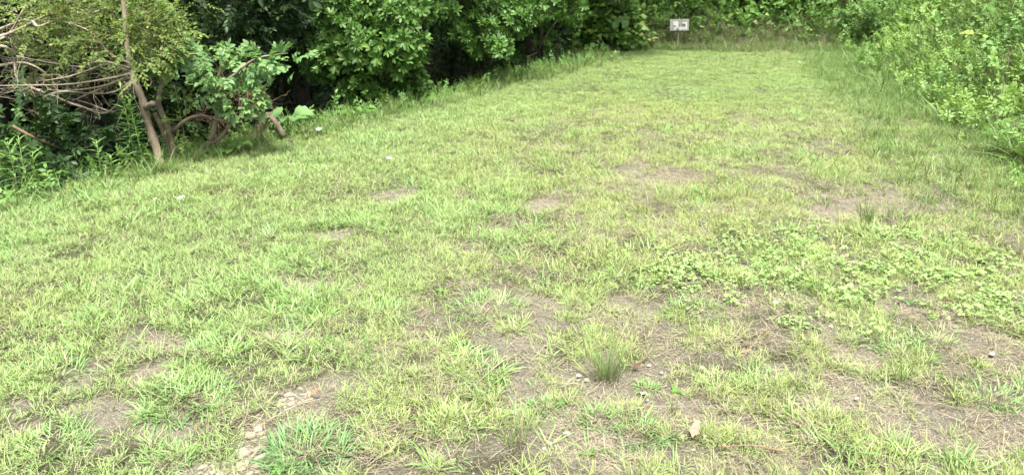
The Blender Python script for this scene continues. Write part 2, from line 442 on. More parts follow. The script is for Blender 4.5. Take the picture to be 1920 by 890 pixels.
def trefoil(mb, base, h, size, az, mi=0):
    b = np.array(base); lean = np.array([U(-.4, .4), U(-.4, .4), 1.]); top = b + lean * h
    mb.tube([b, (b + top) / 2 + np.array([U(-.01, .01), U(-.01, .01), 0]), top], .0009, 3, mi + 1, cap=False)
    va = random.random(); tilt = np.array([U(-.6, .6), U(-.6, .6), 1])
    for k in range(3):
        a = az + k * 2.094
        mb.leaf(top, (math.cos(a), math.sin(a), U(-.1, .25)), tilt, size * .55, size * .55, va, ((0, .25), (.35, .8), (.7, 1.), (.92, .75)), .2, .12, mi)
def clover_clump():
    mb = MB()
    for _ in range(9):
        trefoil(mb, (U(-.09, .09), U(-.09, .09), 0), U(.02, .06), U(.02, .042), U(0, 6.28))
    return mb.mesh('clover', ['clover', 'greenstem'])
protos('clover', [clover_clump() for _ in range(6)])
def rosette():
    mb = MB(); n = random.randint(6, 10)
    for k in range(n):
        a = k * 2.4 + U(-.3, .3)
        mb.leaf((0, 0, .005), (math.cos(a), math.sin(a), U(.1, .9)), (0, 0, 1), U(.03, .07), U(.014, .03), random.random(), fold=.2, droop=.3)
    return mb.mesh('rosette', ['weed'])
protos('rosettes', [rosette() for _ in range(5)])

# sprigs grow along +X with leaf faces towards +Z
def sprig(n, L, leafL, leafW, mats, pairs=False, prof=None, droop=.25, spreadz=.25, ang=(.6, 1.2), stem=.002, curve=.15):
    mb = MB()
    cz, cy = U(-curve, curve), U(-curve, curve)
    pt = lambda t: np.array([L * t, cy * L * t * t, cz * L * t * t])
    mb.tube([pt(0), pt(.5), pt(1)], [stem, stem * .8, stem * .4], 3, 1, cap=False)
    for k in range(n):
        t = .12 + .88 * (k + U(0, .5)) / n
        for sg in ((1, -1) if pairs else (1 if k % 2 else -1,)):
            a = U(*ang) * sg
            if k == n - 1 and not pairs: a *= .2
            s_ = U(.75, 1.15)
            args = dict(fold=U(.1, .35), droop=droop * U(.4, 1.5))
            if prof: args['prof'] = prof
            mb.leaf(pt(min(t, 1)), (math.cos(a), math.sin(a), U(-spreadz, spreadz)), (U(-.4, .4), U(-.4, .4), 1), leafL * s_, leafW * s_, random.random(), **args)
    return mb.mesh('sprig', mats)
HEART = ((0, .55), (.2, 1.), (.5, .9), (.8, .4))
OBOV = ((0, .08), (.3, .5), (.65, 1.), (.9, .7))
LANCE = ((0, .25), (.25, 1.), (.55, .8), (.82, .35))
def whorl():
    mb = MB(); n = random.randint(8, 11)
    mb.tube([(-.10, 0, 0), (-.05, U(-.01, .01), U(-.01, .01)), (0, 0, 0)], [.003, .0025, .002], 4, 1, cap=False)
    for k in range(n):
        a = k * 2.4 + U(-.25, .25); o = .55 + .35 * (k / n) + U(-.1, .1)
        d = np.array([math.cos(o * 1.25), math.sin(o * 1.25) * math.cos(a), math.sin(o * 1.25) * math.sin(a)])
        s_ = U(.8, 1.15)
        mb.leaf((-.02 * k / n, 0, 0), d, (1, 0, .0), .115 * s_, .04 * s_, random.random(), OBOV, .25, U(.05, .35))
    return mb.mesh('leaf_cluster', ['laurel', 'greenstem'])
protos('laurel', [whorl() for _ in range(7)])
protos('privet', [sprig(11, .24, .036, .019, ['privet', 'twig'], False, None, .15, .45, (.6, 1.3), .0012) for _ in range(7)])
protos('mulberry', [sprig(5, .22, .115, .082, ['mulberry', 'greenstem'], False, HEART, .35, .25, (.6, 1.3), .002) for _ in range(6)])
protos('vine', [sprig(5, .20, .085, .078, ['vine', 'greenstem'], False, HEART, .3, .4, (.7, 1.5), .0015) for _ in range(7)])
protos('bigvine', [sprig(4, .24, .13, .125, ['vine', 'greenstem'], False, HEART, .3, .4, (.8, 1.5), .002) for _ in range(6)])
protos('weed', [sprig(9, .22, .06, .026, ['weed', 'greenstem'], False, None, .25, .5, (.5, 1.3), .0016) for _ in range(6)])
protos('fern', [sprig(10, .30, .075, .018, ['weed', 'greenstem'], True, LANCE, .15, .1, (.9, 1.2), .0016, .3) for _ in range(4)])
protos('woodland', [sprig(12, .42, .10, .045, ['wood', 'shadebark'], False, None, .25, .5, (.5, 1.3), .003) for _ in range(6)])

# ------------------------------------------------------------------ ground
def axis(a, b, fine, far, k=1.25):
    c = list(np.arange(a, b + 1e-6, fine)); s = fine
    lo, hi = [], []
    x = a
    while x > -far: s *= k; x -= s; lo.append(x)
    x, s = b, fine
    while x < far: s *= k; x += s; hi.append(x)
    return np.array(lo[::-1] + c + hi)
gx, gy = axis(-6, 8.5, .06, 160), axis(.8, 17, .06, 160)
X, Y = np.meshgrid(gx, gy)
Z = height(X, Y)
nx, ny = len(gx), len(gy)
b_ = bare(X, Y)
Z = Z - .012 * b_ + .010 * (fbm(X * 9, Y * 9, 77, 2) - .5) * (1 if True else 0)
me = bpy.data.meshes.new('ground')
me.vertices.add(nx * ny); me.vertices.foreach_set('co', np.stack([X, Y, Z], -1).astype(np.float32).ravel())
I = (np.arange(ny - 1)[:, None] * nx + np.arange(nx - 1)[None, :]).ravel()
quads = np.stack([I, I + 1, I + nx + 1, I + nx], 1).astype(np.int32)
me.loops.add(quads.size); me.loops.foreach_set('vertex_index', quads.ravel())
me.polygons.add(len(quads)); me.polygons.foreach_set('loop_start', np.arange(0, quads.size, 4, dtype=np.int32))
me.polygons.foreach_set('use_smooth', np.ones(len(quads), bool))
bb = np.clip(b_ + .75 * thin(X, Y) * sstep(.40, .58, .5 * fbm(X * 2.2, Y * 2.2, 21) + .5 * fbm(X * 8, Y * 8, 23)) , 0, 1)
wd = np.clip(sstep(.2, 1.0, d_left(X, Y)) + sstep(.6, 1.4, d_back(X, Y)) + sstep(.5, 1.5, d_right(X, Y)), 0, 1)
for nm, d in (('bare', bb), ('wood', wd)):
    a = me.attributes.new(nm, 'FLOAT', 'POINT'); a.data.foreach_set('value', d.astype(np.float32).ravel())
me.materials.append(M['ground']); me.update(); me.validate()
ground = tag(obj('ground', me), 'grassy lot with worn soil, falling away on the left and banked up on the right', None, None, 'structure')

# ------------------------------------------------------------------ turf
def sample(n, x0, x1, y0, y1):
    """points over the lot, denser near the camera"""
    return rng.uniform(x0, x1, n), rng.uniform(y0, y1, n)
def lay(x, y):
    return np.stack([x, y, height(x, y) - .012 * bare(x, y)], 1)
def up_euler(n, tilt=.2):
    return np.stack([rng.normal(0, tilt, n), rng.normal(0, tilt, n), rng.uniform(0, 6.283, n)], 1)
def in_view(x, y, m=1.2):
    """the wedge the camera could plausibly see from here or a step aside"""
    return (np.abs(x) < .68 * np.maximum(y, 0) + m)
def turf(name, key, n, box, dens, scl, label, tint=None, tilt=.2):
    x, y = sample(n, *box)
    k = (rng.random(n) < dens(x, y)) & in_view(x, y)
    x, y = x[k], y[k]
    P = lay(x, y)
    t = np.clip((tint(x, y) if tint else np.zeros(len(x))) + rng.normal(0, .15, len(x)), 0, 1)
    s = rng.uniform(*scl, len(x))
    o = scatter(name, P, up_euler(len(x), tilt), s, key, None, t)
    tag(o, label, 'grass', None, 'stuff')
    return len(x)
lot = lambda x, y: (d_left(x, y) < .35) & (d_right(x, y) < .35) & (d_back(x, y) < .2)
def yellow(x, y):
    return np.clip(.15 + .75 * sstep(-2.4, .4, x - .1 * y) * sstep(10.5, 7, y) * sstep(4.6, 3.2, x - .2 * y) * (.5 + .8 * fbm(x * 1.3, y * 1.3, 31)) + 1.0 * (fbm(x * .9, y * .9, 33) - .5) + .5 * (fbm(x * 3, y * 3, 35) - .5), 0, 1)
def lawn_d(x, y):
    n = sstep(.34, .62, .6 * fbm(x * 3.2, y * 3.2, 51) + .4 * fbm(x * 8, y * 8, 53))
    th = thin(x, y)
    return np.where(lot(x, y), (1 - bare(x, y)) * (1 - th * np.clip(.15 + 1.15 * (1 - n), 0, 1)) * (.55 + .45 * n), 0) + lot(x, y) * (.02 + .16 * bare(x, y) * sstep(.52, .62, fbm(x * 7, y * 7, 59)))
N = {}
N['near'] = turf('lawn_grass', 'lawn_tufts', 190000, (-5.5, 6.5, 1.2, 9.5), lambda x, y: lawn_d(x, y) * sstep(9.5, 8.0, y), (.42, .95), 'short light green grass covering the near part of the lot', yellow)
N['far'] = turf('distant_lawn_grass', 'far_tufts', 130000, (-4, 8, 7.8, 15.3), lambda x, y: np.where(lot(x, y), sstep(7.8, 9.2, y) * (.45 + .5 * sstep(.3, .55, fbm(x * 2, y * 2, 57))), 0), (.42, .8), 'even green grass at the far end of the lot', yellow)
N['broad'] = turf('coarse_grass', 'broad_tufts', 26000, (-5.5, 6.5, 1.2, 9), lambda x, y: lawn_d(x, y) * sstep(.50, .66, fbm(x * 1.7, y * 1.7, 61)) * (1 - .55 * thin(x, y)), (.45, .95), 'coarse broad bladed grass growing in patches through the lawn', lambda x, y: .2 * yellow(x, y))
N['thin'] = turf('wispy_grass', 'thin_tufts', 12000, (-3, 6, 1.2, 7), lambda x, y: np.where(lot(x, y), .15 + .5 * sstep(.5, .65, fbm(x * 2, y * 2, 71)), 0) * sstep(-1.2, .5, x) * (1 - .8 * bare(x, y)), (.5, 1.0), 'wispy thin grass in the worn right foreground', yellow)
N['straw'] = turf('dry_straw', 'straw', 60000, (-5, 6.5, 1.2, 9), lambda x, y: np.where(lot(x, y), .2 + .5 * thin(x, y) + .25 * bare(x, y), 0) * (.35 + sstep(.4, .62, fbm(x * 4, y * 4, 91))), (.6, 1.4), 'dead straw lying flat between the grass', None, .08)
N['gravel'] = turf('gravel', 'gravel', 140000, (-3.5, 5, 1.2, 7), lambda x, y: np.where(lot(x, y), bare(x, y) * .8 + .25 * thin(x, y), 0) * (.3 + sstep(.4, .6, fbm(x * 5, y * 5, 93))), (.0012, .0050), 'small grey stones on the bare soil', None, .3)
def ell(px, py, rx, ry):
    c = on_ground(px, py); a = on_ground(px + rx, py); b = on_ground(px, py - ry); e = on_ground(px, py + ry)
    return c[0], (b[1] + e[1]) / 2, abs(a[0] - c[0]), (b[1] - e[1]) / 2
CL = [ell(1450, 450, 130, 36), ell(1640, 490, 260, 70), ell(1330, 530, 120, 55), ell(1780, 550, 150, 60), ell(1560, 520, 250, 80)]
def clover_d(x, y):
    m = np.zeros_like(x)
    for cx, cy, rx, ry in CL:
        m = np.maximum(m, sstep(1.45, .3, np.sqrt(((x - cx) / rx) ** 2 + ((y - cy) / ry) ** 2) + 1.1 * (fbm(x * 3, y * 3, 81) - .5)))
    return m
turf('dry_lawn_grass', 'dry_tufts', 16000, (-4, 6, 1.3, 10), lambda x, y: np.where(lot(x, y), (.06 + .5 * thin(x, y)) * sstep(.42, .6, fbm(x * 3, y * 3, 97)) * (1 - .6 * bare(x, y)), 0), (.16, .36), 'dry yellow brown grass thinly mixed into the worn turf', None, .3)
turf('clover_patch', 'clover', 13000, (.5, 4.8, 2.6, 6), lambda x, y: clover_d(x, y) * (.10 + .36 * sstep(.4, .6, fbm(x * 6, y * 6, 83))), (.3, .8), 'pale green three lobed clover spreading over the right of the lot', None, .25)
turf('low_weeds', 'rosettes', 1500, (-5, 6, 1.3, 10), lambda x, y: np.where(lot(x, y), .25, 0), (.3, .65), 'small leafy weeds dotted through the grass', None, .15)

# verge of the left crest, foot of the right bank, the back bank
def verge(name, key, n, box, dens, scl, label, cat='weeds', tint=None, tilt=.25, lift=0., sprigs=False):
    x, y = sample(n, *box)
    k = (rng.random(n) < dens(x, y)) & in_view(x, y, 1.6)
    x, y = x[k], y[k]; P = lay(x, y)
    m = len(x)
    if lift: P[:, 2] += rng.uniform(0, lift, m)
    if sprigs:
        e = .02
        gxn = (height(x + e, y) - height(x - e, y)) / (2 * e); gyn = (height(x, y + e) - height(x, y - e)) / (2 * e)
        nrm = np.stack([-gxn, -gyn, np.ones(m)], 1); nrm /= np.linalg.norm(nrm, axis=1, keepdims=True)
        d = nrm * .5 + rng.normal(0, .55, (m, 3)) + np.array([0, -.15, .15])
        E = frames(d, (-.1, -.45, 1), .35)
    else:
        E = up_euler(m, tilt)
    t = None if tint is None else np.clip(tint(x, y) + rng.normal(0, .15, m), 0, 1)
    o = scatter(name, P, E, rng.uniform(*scl, m), key, None, t)
    return tag(o, label, cat, None, 'stuff')
band = lambda d, a, b, s: sstep(a - s, a, d) * sstep(b + s, b, d)
clump = lambda x, y, sc, seed, lo=.42, hi=.6: sstep(lo, hi, fbm(x * sc, y * sc, seed))
verge('crest_grass', 'tall_tufts', 20000, (-6.5, 4.5, 2.5, 16), lambda x, y: band(d_left(x, y), -.05, 1.0, .35) * (.4 + .6 * clump(x, y, 1.5, 101)), (.45, 1.0), 'longer green grass fringing the left crest', 'grass', lambda x, y: .3 + 0 * x)
verge('crest_dry_grass', 'dry_tufts', 6000, (-6.5, 4.5, 2.5, 14), lambda x, y: band(d_left(x, y), -.5, .5, .3) * .5 * clump(x, y, 1.8, 103, .5, .62), (.35, .7), 'pale dry grass along the left crest', 'grass')
verge('crest_weeds', 'weed', 10000, (-6.5, 4.5, 2.5, 16), lambda x, y: band(d_left(x, y), .1, 1.5, .3) * (.25 + .7 * clump(x, y, 1.2, 105)), (.4, .9), 'leafy weeds growing over the left crest', 'weeds', None, .3, .15, True)
verge('bank_foot_grass', 'tall_tufts', 16000, (2.2, 8.5, 3.0, 15.6), lambda x, y: band(d_right(x, y), -.55 + .35 * (vnoise(x, y, 5) - .5), .9, .6) * .85 * sstep(3.5, 7.5, y), (.3, .75), 'longer dark green grass along the foot of the right bank', 'grass', lambda x, y: .15 + 0 * x)
verge('bank_weeds', 'weed', 34000, (2.5, 13, 2.0, 17), lambda x, y: sstep(-.25, .15, d_right(x, y)) * (.35 + .6 * clump(x, y, .9, 111)), (.4, .95), 'leafy weeds covering the right bank', 'weeds', lambda x, y: 1.3 * sstep(.42, .66, fbm(x * 1.1, y * 1.1, 301)), .3, .2, True)
verge('bank_vines', 'vine', 26000, (2.8, 13, 2.0, 18), lambda x, y: sstep(.15, .9, d_right(x, y)) * (.15 + .7 * clump(x, y, .8, 117, .45, .6)), (.4, .9), 'broad vine leaves tangled over the right bank', 'vines', lambda x, y: 1.2 * sstep(.40, .62, fbm(x * .9, y * .9, 303)), .3, .25, True)
verge('bank_long_grass', 'tall_tufts', 12000, (2.8, 12, 2.0, 16), lambda x, y: sstep(-.3, .3, d_right(x, y)) * (.25 + .6 * clump(x, y, .8, 121, .45, .62)), (.6, 1.5), 'long bending grass mixed into the right bank', 'grass', lambda x, y: .4 + 0 * x)
backm = lambda x, y: sstep(.3, -1.0, d_left(x, y))
verge('back_bank_grass', 'dry_tufts', 9000, (1.5, 9, 14.4, 18), lambda x, y: backm(x, y) * band(d_back(x, y), -.1, 1.2, .3) * .6 * sstep(3.0, 4.5, x), (.5, 1.0), 'half dry grass on the low slope behind the lot', 'grass')
verge('back_bank_green_grass', 'tall_tufts', 9000, (1.0, 9, 14.4, 18), lambda x, y: backm(x, y) * band(d_back(x, y), .0, 1.6, .4) * .5, (.5, 1.0), 'green grass on the low slope behind the lot', 'grass', lambda x, y: .3 + 0 * x)
verge('back_bank_weeds', 'weed', 14000, (.5, 10, 14.8, 19), lambda x, y: backm(x, y) * sstep(.1, .7, d_back(x, y)) * (.2 + .7 * clump(x, y, 1, 131)), (.5, 1.0), 'leafy weeds on the slope behind the lot', 'weeds', None, .3, .3, True)
verge('back_bank_vines', 'bigvine', 14000, (.5, 11, 15.2, 20), lambda x, y: backm(x, y) * sstep(.55, 1.1, d_back(x, y)) * (.25 + .7 * clump(x, y, .9, 137)), (.5, 1.0), 'large round vine leaves hanging over the slope behind the lot', 'vines', None, .3, .5, True)

# ------------------------------------------------------------------ trees and shrubs
def wiggle(a, b, n=6, amp=.06, seed=None):
    a, b = np.array(a, float), np.array(b, float); L = np.linalg.norm(b - a); out = []
    off = rng.normal(0, 1, (3,)) * amp * L; off2 = rng.normal(0, 1, (3,)) * amp * L * .6
    for k in range(n + 1):
        t = k / n
        out.append(a + (b - a) * t + off * math.sin(math.pi * t) + off2 * math.sin(2 * math.pi * t))
    return out
def smooth_path(pts, n=4):
    """Catmull-Rom through the given points"""
    p = [np.array(q, float) for q in pts]; p = [2 * p[0] - p[1]] + p + [2 * p[-1] - p[-2]]; out = []
    for i in range(1, len(p) - 2):
        for k in range(n):
            t = k / n
            out.append(.5 * ((2 * p[i]) + (p[i + 1] - p[i - 1]) * t + (2 * p[i - 1] - 5 * p[i] + 4 * p[i + 1] - p[i + 2]) * t * t + (3 * p[i] - p[i - 1] - 3 * p[i + 1] + p[i + 2]) * t ** 3))
    out.append(p[-2]); return out
def limb(root, name, pts, r0, r1, mat, sides=7, label=None, lump=.11):
    base = np.array(root.location); pts = smooth_path(pts)
    n = len(pts); rad = [(r0 + (r1 - r0) * k / (n - 1)) * (1 + lump * U(-1, 1)) for k in range(n)]
    mb = MB(); mb.tube([q - base for q in pts], rad, sides)
    o = obj(name, mb.mesh(name, [mat]), root)
    if label: o['label'] = label
    return o
def blob_points(blobs, n, inner=.5):
    """points in the outer part of ellipsoids, thinned by noise so that gaps stay; outward directions too"""
    vol = np.array([b[1][0] * b[1][1] * b[1][2] for b in blobs]) ** .67; vol = vol / vol.sum(); P, D = [], []
    for (c, r), w in zip(blobs, vol):
        k = int(n * w * 1.9) + 4
        d = rng.normal(0, 1, (k, 3)); d /= np.linalg.norm(d, axis=1, keepdims=True)
        rr = rng.uniform(inner ** 2, 1, k) ** .5 * rng.uniform(.85, 1.12, k)
        p = np.array(c) + d * rr[:, None] * np.array(r)
        g = fbm(p[:, 0] * 2.1 + p[:, 2] * 1.3, p[:, 1] * 2.1 - p[:, 2] * 1.7, 201) + rng.normal(0, .05, k)
        keep = g > np.quantile(g, .47)
        P.append(p[keep]); D.append(d[keep])
    return np.concatenate(P), np.concatenate(D)
def crown(root, name, blobs, n, key, scl=(.8, 1.25), outward=.8, lift=.25, face=(0, -.35, 1), label=None):
    P, D = blob_points(blobs, n)
    g = height(P[:, 0], P[:, 1]); k = P[:, 2] > g + .03; P, D = P[k], D[k]
    d = D * outward + np.array([0, 0, lift]) + rng.normal(0, .35, D.shape)
    o = scatter(name, P, frames(d, face, .3), rng.uniform(*scl, len(P)), key, root, None, root.location)
    if label: o['label'] = label
    return o
def sprays(root, name, blobs, n, key, scl=(.85, 1.25), outward=.8, lift=.25, face=(0, -.35, 1)):
    """the nearest leaf sprays as parts of their own, sharing mesh data"""
    P, D = blob_points(blobs, n * 2, .8)
    front = P @ np.array([0, -1, .2]); k = np.argsort(-front)[:n]; P, D = P[k], D[k]
    E = frames(D * outward + np.array([0, -.2, lift]) + rng.normal(0, .3, D.shape), face, .25); base = np.array(root.location)
    for i in range(len(P)):
        if P[i, 2] < height(P[i, 0], P[i, 1]) + .03: continue
        obj(name, random.choice(PROTO[key][1]), root, P[i] - base, E[i], U(*scl))
def twigs(root, name, starts, n, L, rad, mat, spread=.6, dirs=None):
    """fine side twigs, one part"""
    base = np.array(root.location); mb = MB()
    for _ in range(n):
        s_ = np.array(random.choice(starts), float); d = rng.normal(0, 1, 3) * spread + (np.array(dirs) if dirs is not None else 0)
        d /= np.linalg.norm(d) + 1e-6; l = U(.3, 1) * L
        p = wiggle(s_, s_ + d * l, 4, .12)
        mb.tube([q - base for q in p], [rad, rad * .85, rad * .7, rad * .5, rad * .3], 3, cap=False)
        for _k in range(2):
            j = random.randint(1, 3); e = d + rng.normal(0, .7, 3); e /= np.linalg.norm(e)
            q = wiggle(p[j], p[j] + e * l * U(.2, .5), 3, .12)
            mb.tube([w - base for w in q], [rad * .6, rad * .5, rad * .4, rad * .25], 3, cap=False)
    o = obj(name, mb.mesh(name, [mat]), root); o['kind'] = 'stuff'
    return o
def gpt(px, Y, dz=0.):
    """ground under the sight line of column px at distance Y"""
    x = (px - 960) / F * (Y * math.cos(PITCH) + .4); return np.array([x, Y, float(height(x, Y)) + dz])
def xyz(px, py, Y): return at(px, py, Y)
def rad_(px, Y): return px * (Y * 1.04) / F

# --- bare grey-brown stems at the crest, with a dead branch fan reaching left
Y0 = 6.35
b = on_ground(303, 316)
Y0 = b[1] + .1
t = thing('leaning_tree', 'leaning pale trunk with a broken stub and grey dead branches reaching left, at the crest', 'tree', b)
limb(t, 'trunk', [b + np.array([0, .02, -.08]), xyz(292, 275, Y0), xyz(276, 225, Y0), xyz(268, 190, Y0), xyz(255, 158, Y0), xyz(246, 130, Y0 + .05), xyz(236, 60, Y0 + .15), xyz(228, -60, Y0 + .3)], rad_(9, Y0), rad_(3.5, Y0), 'bark', 10)
limb(t, 'broken_stub', [xyz(272, 202, Y0), xyz(281, 197, Y0 - .06), xyz(288, 193, Y0 - .1)], rad_(6, Y0), rad_(5, Y0), 'bark', 7)
DB = [[(246,138),(200,148),(130,158),(60,160),(-20,161)], [(244,142),(190,162),(120,170),(40,165),(-20,168)], [(244,145),(180,170),(140,188),(110,205),(70,232)],
      [(246,135),(205,120),(165,132),(120,146),(70,152)], [(250,150),(215,172),(170,176),(110,172),(60,190),(-10,180)], [(252,152),(225,178),(215,210),(160,192),(105,180)],
      [(244,128),(190,115),(150,125),(95,118),(30,105)], [(246,120),(205,100),(170,60),(120,40)], [(250,160),(200,212),(150,198),(108,182)]]
ends = []
for q in DB:
    pts = [xyz(a_, c_, Y0 + .02 + .12 * U(-1, 1) * k) for k, (a_, c_) in enumerate(q)]
    limb(t, 'dead_branch', pts, rad_(2.3, Y0), rad_(.8, Y0), 'twig', 5)
    ends += smooth_path(pts, 3)
twigs(t, 'dead_twigs', ends, 120, .34, .0022, 'twig', .7, (-.35, 0, .1))
bl = [(xyz(243, 60, Y0 - .1), (.34, .25, .26)), (xyz(185, 40, Y0 + .1), (.4, .4, .24)), (xyz(300, 45, Y0 + .3), (.25, .35, .2)), (xyz(230, -30, Y0 + .2), (.7, .6, .4))]
crown(t, 'crown', bl, 420, 'privet', (.6, 1.0))
sprays(t, 'leaf_spray', bl[:3], 140, 'privet', (.6, 1.0))

b = on_ground(328, 302); Y1 = b[1] + .05
t = thing('thin_tree', 'twin stemmed slim trunk leaning left, beside the leaning pale trunk', 'tree', b)
limb(t, 'trunk', [b + np.array([0, 0, -.08]), xyz(322, 262, Y1), xyz(312, 232, Y1), xyz(300, 205, Y1), xyz(297, 185, Y1), xyz(302, 150, Y1 + .1), xyz(285, 100, Y1 + .2), xyz(270, 20, Y1 + .3)], rad_(6.8, Y1), rad_(2.6, Y1), 'bark', 9)
limb(t, 'stem', [b + np.array([0, .05, -.02]), xyz(318, 275, Y1 + .1), xyz(303, 240, Y1 + .12), xyz(290, 212, Y1 + .15)], rad_(6.5, Y1), rad_(4, Y1), 'bark', 7)
limb(t, 'branch', [xyz(322, 248, Y1), xyz(345, 228, Y1), xyz(370, 217, Y1), xyz(392, 219, Y1 + .05), xyz(430, 232, Y1 + .1)], rad_(4, Y1), rad_(1.5, Y1), 'bark', 6)
bl = [(xyz(318, 95, Y1 + .3), (.2, .25, .16)), (xyz(338, 215, Y1 - .05), (.05, .08, .2)), (xyz(300, 60, Y1 + .3), (.4, .4, .3))]
crown(t, 'crown', bl, 200, 'privet', (.5, .85)); sprays(t, 'leaf_spray', bl[:2], 40, 'privet', (.45, .8))

b = on_ground(352, 300); Y2 = b[1] + .15
t = thing('bent_sapling', 'pale sapling with its trunk bent along the ground, large light green leaves above', 'tree', b)
limb(t, 'trunk', [b + np.array([0, 0, -.04]), xyz(376, 284, Y2), xyz(393, 266, Y2), xyz(402, 238, Y2), xyz(410, 205, Y2), xyz(408, 160, Y2 + .1), xyz(420, 100, Y2 + .15)], rad_(7, Y2), rad_(3, Y2), 'bark', 8)
limb(t, 'branch', [xyz(391, 270, Y2), xyz(412, 258, Y2 + .05), xyz(426, 240, Y2 + .1), xyz(428, 225, Y2 + .1)], rad_(5.5, Y2), rad_(3, Y2), 'bark', 7)
limb(t, 'branch', [xyz(410, 160, Y2), xyz(440, 140, Y2 - .1), xyz(480, 110, Y2 - .1), xyz(540, 100, Y2)], rad_(3, Y2), rad_(1.2, Y2), 'bark', 6)
bl = [(xyz(425, 125, Y2 - .05), (.27, .3, .13)), (xyz(455, 185, Y2), (.19, .25, .12)), (xyz(385, 100, Y2 + .1), (.26, .25, .07)), (xyz(510, 108, Y2 + .1), (.34, .25, .07)), (xyz(355, 160, Y2 + .5), (.26, .25, .12)), (xyz(560, 130, Y2 + .5), (.25, .2, .07))]
crown(t, 'crown', bl, 110, 'mulberry', (.3, .52)); sprays(t, 'leaf_spray', bl, 170, 'mulberry', (.3, .5), .7, -.05)
tw = [xyz(380 + 14 * k, 200 + U(-30, 30), Y2 + .5) for k in range(9)]
twigs(t, 'dead_twigs', tw, 90, .45, .0026, 'redtwig', .7, (.2, 0, -.15))

b = on_ground(492, 266); Y3 = b[1] + .05
t = thing('arched_root', 'arched brown root standing like an upturned V at the crest', 'root', b)
limb(t, 'root', [b + np.array([0, 0, -.04]), xyz(489, 250, Y3), xyz(494, 228, Y3), xyz(504, 214, Y3)], rad_(8, Y3), rad_(6, Y3), 'bark', 8)
limb(t, 'root', [xyz(503, 215, Y3), xyz(515, 227, Y3 - .05), xyz(524, 240, Y3 - .08), xyz(533, 256, Y3 - .12)], rad_(5.5, Y3), rad_(4.5, Y3), 'bark', 8)
limb(t, 'root', [xyz(508, 243, Y3 + .05), xyz(516, 241, Y3 + .02), xyz(527, 257, Y3)], rad_(3, Y3), rad_(3, Y3), 'bark', 6)

# --- shrub with small yellowish leaves at the top left, pale boughs
b = gpt(40, 6.9); Y4 = 6.3
t = thing('privet_shrub', 'small leaved yellow green shrub with pale forked boughs, at the far left edge', 'shrub', b)
limb(t, 'trunk', [b + np.array([0, 0, -.1]), xyz(10, 300, 6.7), xyz(-40, 180, 6.4), xyz(-30, 95, Y4)], .05, .03, 'bark', 7)
for q in ([(-30,95),(0,75),(20,60),(40,25),(50,5)], [(-10,72),(20,62),(50,48),(80,32),(120,20),(165,26),(200,15)], [(-20,90),(10,88),(25,110),(32,150),(40,160),(50,190)],
          [(32,150),(60,165),(100,180),(150,200),(205,212)], [(-10,60),(25,45),(45,38),(60,33)], [(60,40),(72,50),(95,42),(118,35)], [(120,20),(130,5),(150,-20)], [(-30,130),(30,118),(60,122),(90,140)]):
    pts = [xyz(a_, c_, Y4 + U(-.08, .08)) for a_, c_ in q]
    limb(t, 'bough', pts, rad_(3.2, Y4), rad_(1.0, Y4), 'twig', 6)
bl = [(xyz(60, 45, Y4 + .4), (.55, .35, .3)), (xyz(150, 75, Y4 + .3), (.4, .35, .24)), (xyz(20, 10, Y4 + .3), (.5, .35, .25)), (xyz(120, 5, Y4 + .3), (.6, .35, .2)), (xyz(60, 110, Y4 + .6), (.5, .3, .25))]
crown(t, 'crown', bl, 470, 'privet', (.6, 1.05)); sprays(t, 'leaf_spray', bl[:4], 130, 'privet', (.6, 1.05))
twigs(t, 'dead_twigs', [xyz(a_, c_, Y4 + .1) for a_, c_ in ((20,60),(60,48),(100,28),(140,25),(30,130),(60,165),(40,100))], 90, .4, .0025, 'twig', .7, (.4, 0, .2))

b = gpt(60, 6.1)
t = thing('low_shrub', 'low dark green shrub under the dead branches at the left edge', 'shrub', b)
limb(t, 'stem', [b + np.array([0, 0, -.1]), xyz(70, 330, 5.9), xyz(55, 270, 5.8)], .02, .008, 'bark', 6)
limb(t, 'dead_stick', [xyz(20, 235, 5.7), xyz(60, 256, 5.75), xyz(112, 278, 5.9)], .014, .008, 'redtwig', 6)
bl = [(xyz(20, 285, 5.9), (.3, .3, .28)), (xyz(90, 280, 6.0), (.3, .3, .25)), (xyz(110, 320, 5.9), (.22, .25, .15)), (xyz(30, 340, 5.7), (.25, .25, .15)), (xyz(20, 235, 6.0), (.3, .3, .15))]
crown(t, 'crown', bl, 130, 'woodland', (.4, .8)); sprays(t, 'leaf_spray', bl, 55, 'weed', (.6, 1.1))

# --- laurel with whorled leaves in the middle of the left woods
def laurel(label, px, Yb, blobs, n, nspray, trunk_px=None, scl=(.6, .95)):
    b = gpt(px, Yb)
    t = thing('laurel_shrub', label, 'shrub', b, 'glossy whorl leaved shrubs along the wood edge')
    top = np.mean([np.array(q[0]) for q in blobs], 0)
    limb(t, 'trunk', [b + np.array([0, 0, -.1]), (b * .6 + top * .4) + rng.normal(0, .08, 3), top], .05, .02, 'shadebark', 7)
    for c, r in blobs:
        c = np.array(c); st = b * .45 + top * .55
        limb(t, 'branch', [st, (st + c) / 2 + rng.normal(0, .1, 3), c], .02, .007, 'bark', 5)
    crown(t, 'crown', blobs, int(n * 1.35), 'laurel', scl); sprays(t, 'leaf_cluster', blobs, nspray, 'laurel', scl)
    return t
Yc = 8.9
laurel('large glossy shrub with whorled leaves, bulging over the crest left of the dark gap', 690, 9.4,
       [(xyz(690, 95, Yc), (.46, .4, .32)), (xyz(620, 110, Yc), (.32, .35, .26)), (xyz(755, 90, Yc + .1), (.3, .35, .36)), (xyz(690, 160, Yc), (.36, .35, .16)), (xyz(620, 25, Yc + .2), (.45, .4, .26)), (xyz(740, 20, Yc + .2), (.5, .4, .26)), (xyz(770, 140, Yc + .2), (.2, .3, .25))], 620, 200)
